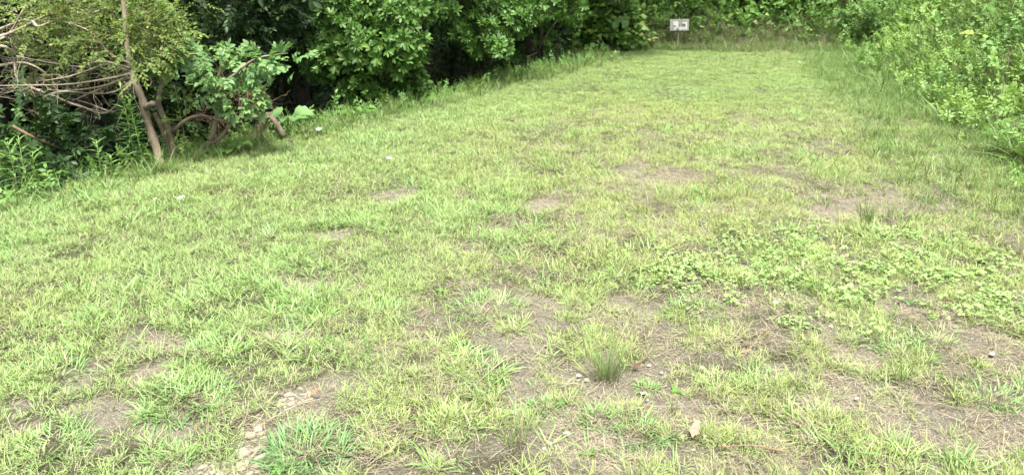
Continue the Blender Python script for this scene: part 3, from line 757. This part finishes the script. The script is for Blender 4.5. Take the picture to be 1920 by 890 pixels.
laurel('glossy leafy branches hanging over the black gap right of the large laurel', 900, 11.4,
       [(xyz(900, 62, 10.6), (.40, .35, .22)), (xyz(855, 30, 10.8), (.35, .35, .22)), (xyz(950, 40, 10.8), (.4, .35, .2)), (xyz(920, 5, 11.0), (.8, .5, .25)), (xyz(920, 90, 10.4), (.26, .3, .13))], 330, 90)
laurel('glossy bush behind the sign, dark between its leaves', 1215, 16.6,
       [(xyz(1205, 42, 15.9), (.34, .3, .25)), (xyz(1240, 15, 16.2), (.5, .4, .3)), (xyz(1310, 20, 16.4), (.4, .4, .3)), (xyz(1250, 60, 16.0), (.25, .25, .15))], 220, 60)
laurel('glossy boughs at the top of the picture beside the dark trunk', 1010, 13.2,
       [(xyz(1000, 10, 12.4), (.5, .4, .25)), (xyz(1060, 18, 12.8), (.35, .35, .2)), (xyz(960, 95, 13.0), (.3, .3, .4)), (xyz(1015, 70, 13.2), (.2, .3, .35))], 260, 60)
# --- dim leafy growth under the trees, behind the sapling and the hollow
def dim_bush(px, Yb, label, blobs, n):
    b = gpt(px, Yb); t = thing('understorey_bush', label, 'bush', b, 'dim bushes under the trees')
    top = np.mean([np.array(q[0]) for q in blobs], 0)
    limb(t, 'stem', [b + np.array([0, 0, -.1]), (b + top) / 2 + rng.normal(0, .08, 3), top], .03, .01, 'shadebark', 6)
    crown(t, 'crown', blobs, n, 'woodland', (.35, .75)); sprays(t, 'leaf_spray', blobs, 40, 'woodland', (.35, .7))
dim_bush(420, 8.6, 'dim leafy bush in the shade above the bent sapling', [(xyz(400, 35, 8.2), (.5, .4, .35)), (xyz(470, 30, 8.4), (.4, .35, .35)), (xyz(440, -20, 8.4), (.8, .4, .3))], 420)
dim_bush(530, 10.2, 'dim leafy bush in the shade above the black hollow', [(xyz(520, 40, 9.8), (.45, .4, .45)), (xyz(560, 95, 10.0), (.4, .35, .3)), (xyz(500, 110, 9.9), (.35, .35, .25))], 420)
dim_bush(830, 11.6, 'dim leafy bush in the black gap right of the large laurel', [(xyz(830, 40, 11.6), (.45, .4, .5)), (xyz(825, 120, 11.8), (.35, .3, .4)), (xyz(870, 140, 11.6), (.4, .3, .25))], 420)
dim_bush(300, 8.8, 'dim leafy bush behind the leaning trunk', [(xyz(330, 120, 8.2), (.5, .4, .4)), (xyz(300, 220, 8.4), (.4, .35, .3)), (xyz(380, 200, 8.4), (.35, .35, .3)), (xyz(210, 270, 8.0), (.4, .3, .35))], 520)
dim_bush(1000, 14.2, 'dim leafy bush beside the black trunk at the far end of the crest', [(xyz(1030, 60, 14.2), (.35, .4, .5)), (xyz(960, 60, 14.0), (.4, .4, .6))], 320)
# --- broad leaved bush at the corner where the crest meets the back bank
b = gpt(1130, 15.6)
t = thing('broadleaf_bush', 'light green broad leaved bush at the far left corner of the lot', 'bush', b)
limb(t, 'stem', [b + np.array([0, 0, -.1]), xyz(1125, 80, 15.2), xyz(1130, 30, 15.2)], .03, .012, 'bark', 6)
bl = [(xyz(1110, 60, 14.9), (.36, .3, .25)), (xyz(1160, 45, 15.1), (.36, .3, .3)), (xyz(1130, 15, 15.2), (.5, .35, .25)), (xyz(1150, 82, 14.8), (.4, .3, .14)), (xyz(1085, 88, 14.6), (.25, .25, .13))]
crown(t, 'crown', bl, 420, 'bigvine', (.55, .95)); sprays(t, 'leaf_spray', bl, 120, 'bigvine', (.55, .95), .7, 0)
# --- kudzu curtain over the back bank
b = gpt(1440, 16.6)
t = thing('kudzu_vine', 'curtain of large round vine leaves over the slope right of the sign', 'vine', b)
limb(t, 'stem', [b + np.array([0, 0, -.05]), xyz(1420, 40, 16.3), xyz(1400, 10, 16.4)], .012, .006, 'greenstem', 5)
bl = [(xyz(1390, 25, 16.0), (.6, .3, .25)), (xyz(1470, 22, 16.1), (.6, .3, .22)), (xyz(1330, 45, 15.9), (.3, .25, .25)), (xyz(1540, 15, 16.2), (.5, .3, .25)), (xyz(1310, 62, 15.6), (.2, .2, .16)), (xyz(1375, 70, 15.5), (.16, .15, .12))]
crown(t, 'crown', bl, 420, 'bigvine', (.6, 1.0)); sprays(t, 'leaf_spray', bl, 130, 'bigvine', (.6, 1.0), .6, 0)
# --- shrub mass at the back right corner
b = gpt(1650, 16.0)
t = thing('corner_bush', 'dense small leaved bush in the far right corner above the dark soil', 'bush', b)
limb(t, 'stem', [b + np.array([0, 0, -.1]), xyz(1650, 50, 15.5), xyz(1650, 20, 15.5)], .03, .01, 'bark', 6)
bl = [(xyz(1625, 35, 15.2), (.35, .3, .35)), (xyz(1680, 30, 14.6), (.5, .4, .4)), (xyz(1640, 75, 14.9), (.35, .3, .2)), (xyz(1720, 60, 13.6), (.4, .3, .25))]
crown(t, 'crown', bl, 700, 'weed', (.6, 1.1)); sprays(t, 'leaf_spray', bl, 90, 'vine', (.5, .8))

# --- the wood beyond the crest: tall trees, one by one, then the undergrowth as a mass
def wood_tree(px, Y, h, r, cr, label, n=900, zlow=1.3):
    b = gpt(px, Y)
    t = thing('woodland_tree', label, 'tree', b, 'dark trees of the wood beyond the crest')
    top = b + np.array([U(-.5, .5), U(-.5, .5), h])
    limb(t, 'trunk', [b + np.array([0, 0, -.3]), b * .7 + top * .3 + rng.normal(0, .12, 3), b * .35 + top * .65 + rng.normal(0, .15, 3), top], r, r * .35, 'shadebark', 9)
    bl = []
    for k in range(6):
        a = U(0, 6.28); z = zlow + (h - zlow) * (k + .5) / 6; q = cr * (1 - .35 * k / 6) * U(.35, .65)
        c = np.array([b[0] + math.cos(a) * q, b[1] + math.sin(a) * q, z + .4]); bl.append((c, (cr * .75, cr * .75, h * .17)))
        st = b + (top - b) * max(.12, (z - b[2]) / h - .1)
        limb(t, 'bough', [st, (st + c) / 2 + rng.normal(0, .15, 3), c], r * .35, r * .1, 'shadebark', 5)
    crown(t, 'crown', bl, int(n * 1.7), 'woodland', (.6, 1.2))  # upper crowns, out of view, are added to block sky light over the wood
    return t
W = [(985, 13.6, 8.5, .17, 2.2, 'black trunk standing in the gap beside the glossy boughs', 1.5), (1068, 15.4, 9, .2, 2.4, 'dark trunk in the gap beside the broad leaved bush', 1.6),
     (838, 12.0, 8, .12, 2.2, 'dark trunk in the black gap right of the large laurel', 1.9), (560, 11.0, 8.5, .14, 2.4, 'dark trunk behind the black hollow above the arched root', 1.9),
     (430, 9.6, 8, .12, 2.2, 'dark tree behind the bent sapling', 1.3), (180, 9.4, 8, .13, 2.4, 'dark tree behind the dead branch fan', 1.5), (-60, 9.0, 8, .13, 2.4, 'dark tree at the left edge behind the pale boughs', 1.2),
     (720, 12.8, 9, .15, 2.6, 'dark tree behind the large laurel', 1.2), (1240, 21.5, 9, .16, 2.4, 'dark tree above the sign', 1.6), (330, 12.5, 9, .15, 2.8, 'dark tree deep in the wood behind the leaning trunk', 1.0),
     (640, 15.5, 10, .18, 3.0, 'tall dark tree deep in the wood behind the hollow', 1.0), (900, 17.0, 10, .18, 3.0, 'tall dark tree deep in the wood behind the hanging boughs', 1.0), (60, 13.0, 9, .16, 3.0, 'tall dark tree deep in the wood at the left', 1.0),
     (1420, 23, 8, .15, 2.6, 'dark tree above the vine curtain', 2.2), (1130, 21.0, 9, .16, 2.8, 'dark tree behind the broad leaved bush', 1.2)]
for px, Y, h, r, cr, lb, zl in W: wood_tree(px, Y, h, r, cr, lb, 1000, zl)
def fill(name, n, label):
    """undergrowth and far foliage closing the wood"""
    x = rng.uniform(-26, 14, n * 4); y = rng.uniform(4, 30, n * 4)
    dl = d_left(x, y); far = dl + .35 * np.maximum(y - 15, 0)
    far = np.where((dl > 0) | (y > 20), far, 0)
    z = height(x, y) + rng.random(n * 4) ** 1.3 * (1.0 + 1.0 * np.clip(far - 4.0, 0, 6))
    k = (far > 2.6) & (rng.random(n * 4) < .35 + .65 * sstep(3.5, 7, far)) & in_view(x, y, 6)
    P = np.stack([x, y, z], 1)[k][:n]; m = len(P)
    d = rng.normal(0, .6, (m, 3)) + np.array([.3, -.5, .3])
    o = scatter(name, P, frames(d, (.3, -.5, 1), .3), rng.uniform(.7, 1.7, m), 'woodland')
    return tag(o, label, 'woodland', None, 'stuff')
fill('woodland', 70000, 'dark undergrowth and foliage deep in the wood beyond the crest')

# ------------------------------------------------------------------ single weeds
def weed_stalk(px, py, hpx, label, mat='golden', n=34, leafL=.115, leafW=.025, lean=0., stems=1, dY=0.):
    b = on_ground(px, py); b = b + np.array([0, dY, 0]); b[2] = float(height(b[0], b[1])); k = pxm(b); H = hpx / k
    t = thing('tall_weed', label, 'weed', b)
    lm = MB(); lm.leaf((0, 0, 0), (1, 0, 0), (0, 0, 1), leafL, leafW, .3, LANCE, .3, .35); lmesh = lm.mesh('leaf', [mat])
    for s_ in range(stems):
        ox, oy = (U(-.08, .08), U(-.08, .08)) if s_ else (0, 0); h = H * (1 if s_ == 0 else U(.6, .95)); ln_ = lean + U(-.12, .12)
        pt = lambda q: np.array([ox + ln_ * h * q * q, oy + .1 * h * q * q * U(.9, 1.1), h * q])
        mb = MB(); mb.tube([pt(0), pt(.35), pt(.7), pt(1)], [.005, .0045, .0035, .002], 5); obj('stem', mb.mesh('stem', ['greenstem']), t)
        for i in range(n):
            q = .12 + .88 * i / n; a = i * 2.4 + U(-.3, .3); el = .15 + .7 * q + U(-.2, .2)
            e = frames(np.array([[math.cos(a) * math.cos(el), math.sin(a) * math.cos(el), math.sin(el)]]), (0, 0, 1), .05)[0]
            obj('leaf', lmesh, t, pt(q), e, U(.75, 1.15) * (1 if q < .8 else .75))
    return t
weed_stalk(228, 335, 160, 'tall green weed of narrow leaves standing before the dark hollow, left of the leaning trunk', stems=3, n=36, dY=.25)
weed_stalk(55, 372, 120, 'light green narrow leaved weed at the left edge of the lot', stems=3, n=26, leafL=.12, leafW=.02)
weed_stalk(190, 325, 75, 'short narrow leaved weed left of the tallest weed', stems=2, n=18, leafL=.1)
weed_stalk(348, 262, 110, 'slim green shoot climbing beside the twin stemmed trunk', stems=1, n=30, leafL=.07, leafW=.014)
def broadleaf(px, py, hpx, label, nl, L, W, mat='mulberry', spread=.5):
    b = on_ground(px, py); H = hpx / pxm(b)
    t = thing('leafy_weed', label, 'weed', b)
    lm = MB(); lm.leaf((0, 0, 0), (1, 0, 0), (0, 0, 1), L, W, .5, ((0, .5), (.12, .95), (.3, .8), (.45, 1.), (.7, .55), (.85, .4)), .2, .35); me_ = lm.mesh('leaf', [mat])
    for i in range(nl):
        a = i * 2.4 + U(-.3, .3); hh = H * U(.45, 1); rr = spread * H * U(.2, .8)
        tip = np.array([math.cos(a) * rr, math.sin(a) * rr, hh])
        mb = MB(); mb.tube([(0, 0, 0), tip * np.array([.4, .4, .7]), tip], [.004, .003, .002], 4); obj('stem', mb.mesh('stem', ['greenstem']), t)
        e = frames(np.array([[math.cos(a), math.sin(a) - .4, U(-.1, .3)]]), (0, -.4, 1), .15)[0]
        obj('leaf', me_, t, tip, e, U(.8, 1.2))
    return t
broadleaf(542, 258, 50, 'plant with two big pale green leaves beside the arched root', 5, .17, .15)
broadleaf(440, 290, 26, 'low bluish leafy weed at the crest below the bent sapling', 16, .07, .05, 'weed', 1.6)
broadleaf(660, 212, 26, 'leafy weed on the crest below the large laurel', 14, .09, .07, 'weed', 1.6)
broadleaf(790, 195, 22, 'rounded low weed on the crest where the black gap begins', 12, .1, .08, 'weed', 1.6)
broadleaf(925, 152, 16, 'bright fern like weed on the crest before the black gap', 14, .12, .04, 'limeleaf', 2.0)
broadleaf(1208, 88, 18, 'yellowish weed at the foot of the slope left of the sign', 14, .10, .06, 'limeleaf', 1.2)
broadleaf(1850, 84, 26, 'yellow green large leaved plant on the right bank', 12, .13, .10, 'limeleaf', 1.3)
broadleaf(1905, 76, 20, 'pale broad leaf weed at the right edge of the bank', 5, .16, .12, 'mulberry', 1.2)
def grass_fountain(px, py, Lm, n, label, mat='tall', w=.006, er=(.9, 1.5), br=(.8, 2.0)):
    b = on_ground(px, py)
    t = thing('tall_grass', label, 'grass', b)
    for part in range(n // 8):
        mb = MB()
        for _ in range(8): mb.blade((U(-.05, .05), U(-.05, .05), -.02), U(0, 6.28), U(*er), Lm * U(.6, 1.1), w * U(.7, 1.2), U(*br), random.random(), 0, 7, U(-.3, .3))
        obj('blades', mb.mesh('blades', [mat]), t)
    return t
grass_fountain(1885, 60, .8, 48, 'fountain of long arching grass high on the right bank')
grass_fountain(1900, 300, .5, 48, 'leaning dark grass tuft at the right edge, at the foot of the bank')
grass_fountain(1800, 235, .38, 32, 'dark grass tuft at the foot of the right bank')
def arching(px, py, pts, label):
    b = on_ground(px, py); Y = b[1]
    t = thing('dry_stalk', label, 'stalk', b)
    limb(t, 'stem', [b] + [xyz(a_, c_, Y - .05 * k) for k, (a_, c_) in enumerate(pts)], .005, .002, 'straw', 5)
    return t
arching(1826, 50, [(1828, 35), (1838, 18), (1858, 6), (1885, 4), (1908, 10)], 'pale dry stalk arching over the long grass at the top right')
arching(1848, 142, [(1856, 128), (1876, 108), (1900, 96), (1925, 88)], 'upper pale stalk arching to the right edge of the bank')
arching(1868, 134, [(1876, 124), (1892, 115), (1908, 114), (1918, 117)], 'lower pale stalk arching at the right edge of the bank')

# ------------------------------------------------------------------ grass clumps of the foreground, one by one
def clump_thing(px, py, wpx, hpx, label, mat, dry=.05, n=70, upright=False):
    b = on_ground(px, py); b[2] = float(height(b[0], b[1])); k = pxm(b); rad = wpx / k / 2; H = hpx / k
    t = thing('grass_clump', label, 'grass clump', b, 'single grass clumps on the worn lot')
    groups = {'blades': MB(), 'dry_blades': MB()}
    for i in range(int(n * (1.15 if upright else 2.1))):
        az = U(0, 6.283)
        d = random.random() < dry; mb = groups['dry_blades' if d else 'blades']
        if upright:
            r = rad * .6 * random.random()
            mb.blade((r * math.cos(az), r * math.sin(az), -.01), az + U(-1.2, 1.2), U(1.15, 1.57), H * U(.3, 1.25), U(.0011, .0021), U(0, .7), random.random(), 0, 4, U(-1, 1))
        else:
            r = rad * .85 * math.sqrt(random.random()); el = U(.1, 1.1) if random.random() < .7 else U(.7, 1.45)
            L = max(rad * U(.3, .75), .04)
            mb.blade((r * math.cos(az), r * math.sin(az), -.008), az + U(-1.3, 1.3), el, L, U(.0015, .0034), U(.3, 1.7), random.random(), 0, 4, U(-.5, .5))
    for nm, mb in groups.items():
        if mb.v: obj(nm, mb.mesh(nm, ['straw' if nm == 'dry_blades' else mat]), t)['kind'] = 'stuff'
    return t
CLUMPS = [
 (580, 850, 180, 85, 'big bluish green clump right of the cracked soil at the bottom', 'blue', 0.0, 170, 0), (345, 755, 175, 70, 'wide spreading clump left of the cracked soil', 'crab', .03, 130, 0),
 (100, 835, 140, 70, 'clump in the bottom left corner', 'crab', .08, 100, 0), (320, 862, 110, 55, 'small clump at the bottom below the wide spreading clump', 'crab', .05, 70, 0),
 (400, 662, 120, 45, 'low clump beside the worn soil left of the middle', 'crab', .05, 80, 0), (95, 705, 140, 55, 'clump at the left edge above the corner clump', 'crab', .08, 90, 0),
 (570, 562, 130, 45, 'bright clump before the pale strip of soil left of the middle', 'crab', .03, 90, 0), (650, 655, 110, 45, 'clump above the cracked soil', 'crab', .05, 80, 0),
 (720, 590, 120, 45, 'leafy clump between the left strip of soil and the middle bare patch', 'crab', .03, 80, 0), (915, 580, 140, 50, 'broad clump touching the left of the middle bare patch', 'crab', .03, 100, 0),
 (900, 405, 110, 30, 'dark green clump above the small bare patch in mid lot', 'crab', .03, 70, 0), (930, 455, 110, 28, 'low clump below the small bare patch in mid lot', 'crab', .03, 70, 0),
 (1312, 388, 75, 26, 'round clump alone in the thin turf right of centre', 'crab', .05, 60, 0), (775, 350, 80, 18, 'clump behind the bare strip in the left mid lot', 'crab', .02, 50, 0),
 (1300, 585, 120, 55, 'bushy clump at the lower left of the clover', 'crab', .05, 90, 0), (1755, 640, 85, 45, 'yellow green clump below the clover', 'grass', .15, 80, 0),
 (1700, 665, 110, 50, 'clump right of the round bare patch in the right foreground', 'crab', .10, 90, 0), (1015, 765, 75, 42, 'fresh clump alone on the bare soil in the bottom middle', 'crab', .0, 60, 0),
 (1130, 785, 90, 35, 'flat trailing clump right of the fresh clump', 'crab', .05, 60, 0), (1200, 815, 120, 40, 'flat bluish clump on the bare soil in front', 'blue', .05, 70, 0),
 (1215, 728, 45, 28, 'tiny clump among white pebbles', 'crab', .0, 34, 0), (900, 695, 130, 60, 'yellowish tall clump left of the bare soil in the bottom middle', 'grass', .15, 130, 0),
 (850, 790, 120, 70, 'long thin clump at the bottom between bluish clump and bare soil', 'grass', .15, 110, 0), (1350, 720, 100, 75, 'long bladed clump right of the white pebbles', 'grass', .12, 90, 0),
 (1520, 800, 150, 70, 'straw coloured clump in the right foreground', 'grass', .4, 120, 0), (1450, 720, 110, 50, 'clump left of the straw coloured clump', 'crab', .12, 80, 0),
 (1860, 745, 110, 50, 'clump near the right edge of the foreground', 'crab', .12, 80, 0), (1640, 640, 80, 40, 'clump above the round bare patch in the right foreground', 'crab', .1, 70, 0),
 (1140, 712, 74, 112, 'upright clump of thin stems in the middle of the foreground', 'stem', .10, 85, 1), (965, 835, 80, 105, 'sparse upright stems on the bare soil at the bottom', 'stem', .15, 36, 1),
 (1622, 420, 34, 66, 'slim upright tuft on the worn soil at the right', 'tall', .0, 60, 1), (1790, 880, 60, 80, 'upright stems at the bottom right', 'stem', .1, 26, 1),
 (1690, 720, 50, 80, 'upright stems right of the straw coloured clump', 'stem', .15, 26, 1), (1260, 775, 30, 60, 'single slender stems beside the tan dead leaf', 'stem', .1, 12, 1)]
for c in CLUMPS: clump_thing(c[0], c[1], c[2], c[3], c[4], c[5], c[6], c[7], bool(c[8]))

# ------------------------------------------------------------------ small things lying on the lot
def lump(name, px, py, wpx, hpx, mat, label, cat, group=None):
    b = on_ground(px, py); b[2] = float(height(b[0], b[1])); k = pxm(b)
    import bmesh
    bm = bmesh.new(); bmesh.ops.create_icosphere(bm, subdivisions=2, radius=1)
    sx, sz = wpx / k / 2 * .68, hpx / k / 2 * .7; ph = U(0, 9)
    for v in bm.verts:
        n_ = 1 + .22 * math.sin(3 * v.co.x + ph) * math.cos(4 * v.co.y + ph) + U(-.07, .07)
        v.co = Vector((v.co.x * sx * n_, v.co.y * sx * .8 * n_, max(v.co.z, -.5) * sz * n_ + sz * .05))
    me_ = bpy.data.meshes.new(name); bm.to_mesh(me_); bm.free(); me_.materials.append(M[mat])
    return tag(obj(name, me_, None, b, (0, 0, U(0, 6))), label, cat, group)
for px, py, w, h, lb in [(1316, 691, 16, 9, 'white stone right of the tiny clump'), (1279, 820, 14, 11, 'round white pebble left of the tan dead leaf'), (1322, 818, 12, 10, 'round white pebble right of the tan dead leaf'),
        (1205, 738, 14, 7, 'flat white pebble below the tiny clump'), (1214, 750, 9, 6, 'smaller pebble beside the flat white pebble'), (1606, 748, 14, 7, 'white stone beside the straw coloured clump'),
        (1484, 747, 14, 8, 'pale stone on the soil left of the straw coloured clump'), (1217, 685, 12, 6, 'pale stone on the soil above the tiny clump'), (1031, 834, 15, 10, 'pale stone at the bottom beside the sparse stems'),
        (1165, 862, 12, 10, 'white pebble at the bottom below the flat bluish clump'), (1063, 812, 20, 8, 'pale flat stone below the fresh clump'), (1300, 845, 10, 8, 'small pebble under the tan dead leaf'),
        (1085, 706, 16, 7, 'pale stone on the soil left of the upright clump'), (1160, 780, 9, 7, 'white pebble beside the flat trailing clump'), (1020, 842, 12, 8, 'second pale stone beside the sparse stems'),
        (1860, 664, 18, 8, 'pale stone on the soil near the right edge'), (1604, 683, 13, 6, 'pale stone on the round bare patch in the right foreground'), (1240, 700, 10, 6, 'small pebble left of the white stone')]:
    lump('stone', px, py, w, h, 'stone', lb, 'stone', 'pale stones on the bare soil')
def crumple(px, py, wpx, hpx, label):
    b = on_ground(px, py); k = pxm(b); mb = MB(); n = 6; v, f = [], []
    for j in range(n):
        for i in range(n):
            v.append(((i / (n - 1) - .5) * wpx / k + U(-.004, .004), (j / (n - 1) - .5) * wpx / k * .8 + U(-.004, .004), .045 + U(0, 1) * hpx / k * .6))
    for j in range(n - 1):
        for i in range(n - 1): f.append((j * n + i, j * n + i + 1, (j + 1) * n + i + 1, (j + 1) * n + i))
    mb.add(v, f)
    return tag(obj('paper_scrap', mb.mesh('paper_scrap', ['paper'], False), None, b, (U(-.2, .2), U(-.2, .2), U(0, 3))), label, 'litter', 'white scraps lying in the grass')
crumple(344, 384, 13, 9, 'crumpled white scrap in the grass at the left')
crumple(597, 252, 11, 7, 'white scrap at the crest right of the arched root')
crumple(731, 307, 9, 6, 'white scrap in the grass of the left mid lot')
crumple(295, 386, 6, 5, 'tiny white scrap left of the crumpled one')
def flat_leaf(px, py, L, W, az, mat, label, tilt=.5):
    b = on_ground(px, py); b[2] = float(height(b[0], b[1])); k = pxm(b); mb = MB()
    mb.leaf((0, 0, .012), (math.cos(az), math.sin(az), tilt), (0, -.6, 1), L / k, W / k, 0, ((0, .06), (.14, .3), (.28, 1.), (.45, .72), (.75, .5), (.9, .46)), .5, -.2)
    o = obj('dead_leaf', mb.mesh('dead_leaf', [mat]), None, b)
    o.modifiers.new('thick', 'SOLIDIFY').thickness = .0012
    return tag(o, label, 'leaf')
flat_leaf(1297, 828, 40, 22, 1.15, 'deadleaf', 'tan dead leaf lying between two white pebbles', .3)
flat_leaf(582, 746, 22, 12, .3, 'orangeleaf', 'orange brown dead leaf at the edge of the cracked soil')
flat_leaf(1186, 695, 20, 9, .2, 'redleaf', 'dark red dead leaf right of the upright clump')
flat_leaf(1386, 665, 24, 8, .1, 'orangeleaf', 'reddish curled leaf on the turf below the clover', .1)
flat_leaf(226, 412, 12, 8, .1, 'orangeleaf', 'small orange leaf in the grass at the left', .3)
flat_leaf(1215, 748, 12, 7, 2.0, 'deadleaf', 'small pale leaf scrap beside the tiny clump', .2)
def stick(px0, py0, px1, py1, r, label, mat='twig'):
    a, c = on_ground(px0, py0), on_ground(px1, py1)
    t = thing('twig', label, 'twig', a)
    limb(t, 'shaft', [a + np.array([0, 0, .012]), (a + c) / 2 + np.array([0, 0, .03]), c + np.array([0, 0, .015])], r, r * .6, mat, 5)
    mid = (a + c) / 2 + np.array([0, 0, .03]); limb(t, 'side_twig', [mid, mid + (c - a) * .2 + np.array([0, .03, .012])], r * .5, r * .3, mat, 4)
    return t
stick(1047, 732, 1098, 730, .0035, 'pale straight twig left of the upright clump')
stick(895, 722, 978, 664, .003, 'long pale stalk slanting across the yellowish clump')
stick(1470, 852, 1345, 845, .004, 'dark twig lying below the straw coloured clump', 'redtwig')
stick(500, 795, 610, 752, .003, 'thin straw stalk across the cracked soil')
b = on_ground(1451, 595)
t = thing('dayflower', 'small pale blue flower in the turf below the clover', 'flower', b)
mb = MB(); mb.tube([(0, 0, 0), (.004, 0, .04), (0, 0, .075)], .0012, 4); obj('stem', mb.mesh('stem', ['greenstem']), t)
M['petal'] = leaf_mat('pale_blue_petal', (.50, .58, .80), (.62, .68, .84), None, .6, .3, .2)
pm = MB(); pm.leaf((0, 0, 0), (1, 0, .4), (0, 0, 1), .014, .013, .5, HEART, .1, .1); pme = pm.mesh('petal', ['petal'])
for k in range(3): obj('petal', pme, t, (0, 0, .075), (0, 0, k * 2.1))

# ------------------------------------------------------------------ cracked soil: flakes as pieces of the ground
flake_meshes = []
for _ in range(8):
    n = random.randint(4, 6); mb = MB(); ang = [2 * math.pi * (k + U(-.38, .38)) / n for k in range(n)]; rr = [U(.65, 1.3) for _ in range(n)]
    top = [(rr[k] * math.cos(ang[k]), .75 * rr[k] * math.sin(ang[k]), .05 + U(-.06, .06)) for k in range(n)]
    bot = [(.97 * p[0], .97 * p[1], -.3) for p in top]
    v = top + bot + [(U(-.3, .3), U(-.2, .2), U(.02, .08))]; f = [(k, (k + 1) % n, 2 * n) for k in range(n)] + [(k + n, (k + 1) % n + n, (k + 1) % n, k) for k in range(n)]
    mb.add(v, f); flake_meshes.append(mb.mesh('soil_flake', ['crust'], False))
placed = []
for (cx, cy, rx, ry, n, s0) in [(530, 745, 62, 26, 30, 16), (455, 835, 50, 42, 28, 19), (1105, 700, 60, 14, 10, 8), (430, 880, 60, 14, 12, 15)]:
    tries = 0; k0 = 0
    while k0 < n and tries < 900:
        tries += 1; a = U(0, 6.28); q = math.sqrt(random.random())
        px, py = cx + rx * q * math.cos(a), cy + ry * q * math.sin(a); b = on_ground(px, py); r = s0 * U(.45, 1.6) / pxm(b) * .6
        if any((b[0] - p[0]) ** 2 + (b[1] - p[1]) ** 2 < (.80 * (r + p[2])) ** 2 for p in placed): continue
        placed.append((b[0], b[1], r)); k0 += 1
        o = obj('soil_flake', random.choice(flake_meshes), ground, (b[0], b[1], float(height(b[0], b[1])) - .006), (U(-.12, .12), U(-.12, .12), U(0, 6)), r)

# ------------------------------------------------------------------ the sign
b = on_ground(1270, 88); Ys = b[1]; k = pxm(b)
t = thing('wooden_sign', 'small weathered board sign with faded white markings on a wooden stake', 'sign', b)
def S(px, py, off=0.): return xyz(px, py, Ys + off) - np.array(b)
def box_pts(pts, d0, d1, mat, name, label=None):
    """a plate whose face outline is given in the sign's own plane, d0 front, d1 back"""
    n = len(pts); mb = MB(); c2 = [S(px, py) for px, py in pts]
    fr = [(q[0], d0, q[2]) for q in c2]; bk = [(q[0], d1, q[2]) for q in c2]
    mb.add(fr + bk, [tuple(range(n))] + [tuple(range(n, 2 * n))[::-1]] + [(j, j + n, (j + 1) % n + n, (j + 1) % n) for j in range(n)])
    o = obj(name, mb.mesh(name, [mat], False), t)
    if label: o['label'] = label
    return o
z = lambda x, y: (1220 + x / 11.12, 20 + y / 11.12)
box_pts([z(404, 184), z(798, 180), z(790, 420), z(398, 425)], -.009, .009, 'signwood', 'board')
box_pts([z(552, 760), z(582, 760), z(612, 150), z(588, 146)][::1], .011, .045, 'stake', 'stake')
for q in ([(468,232),(560,222),(578,260),(572,330),(530,345),(515,318),(470,296)], [(488,352),(560,332),(640,330),(642,402),(560,408),(540,385),(510,404),(486,404)],
          [(655,243),(757,243),(757,275),(657,277)], [(726,275),(757,275),(757,345),(726,345)], [(650,345),(757,345),(757,390),(650,392)]):
    box_pts([z(*p) for p in q], -.0125, -.0092, 'signwhite', 'painted_mark')
for q in ([(590,290),(604,288),(612,352),(600,354)], [(655,285),(722,287),(722,326),(690,332),(655,312)], [(478,318),(520,322),(516,336),(482,332)], [(545,392),(600,386),(600,398),(545,404)]):
    box_pts([z(*p) for p in q], -.0155, -.0128, 'signdark', 'lettering')
print('turf counts', N, 'objects', len(scene.objects))
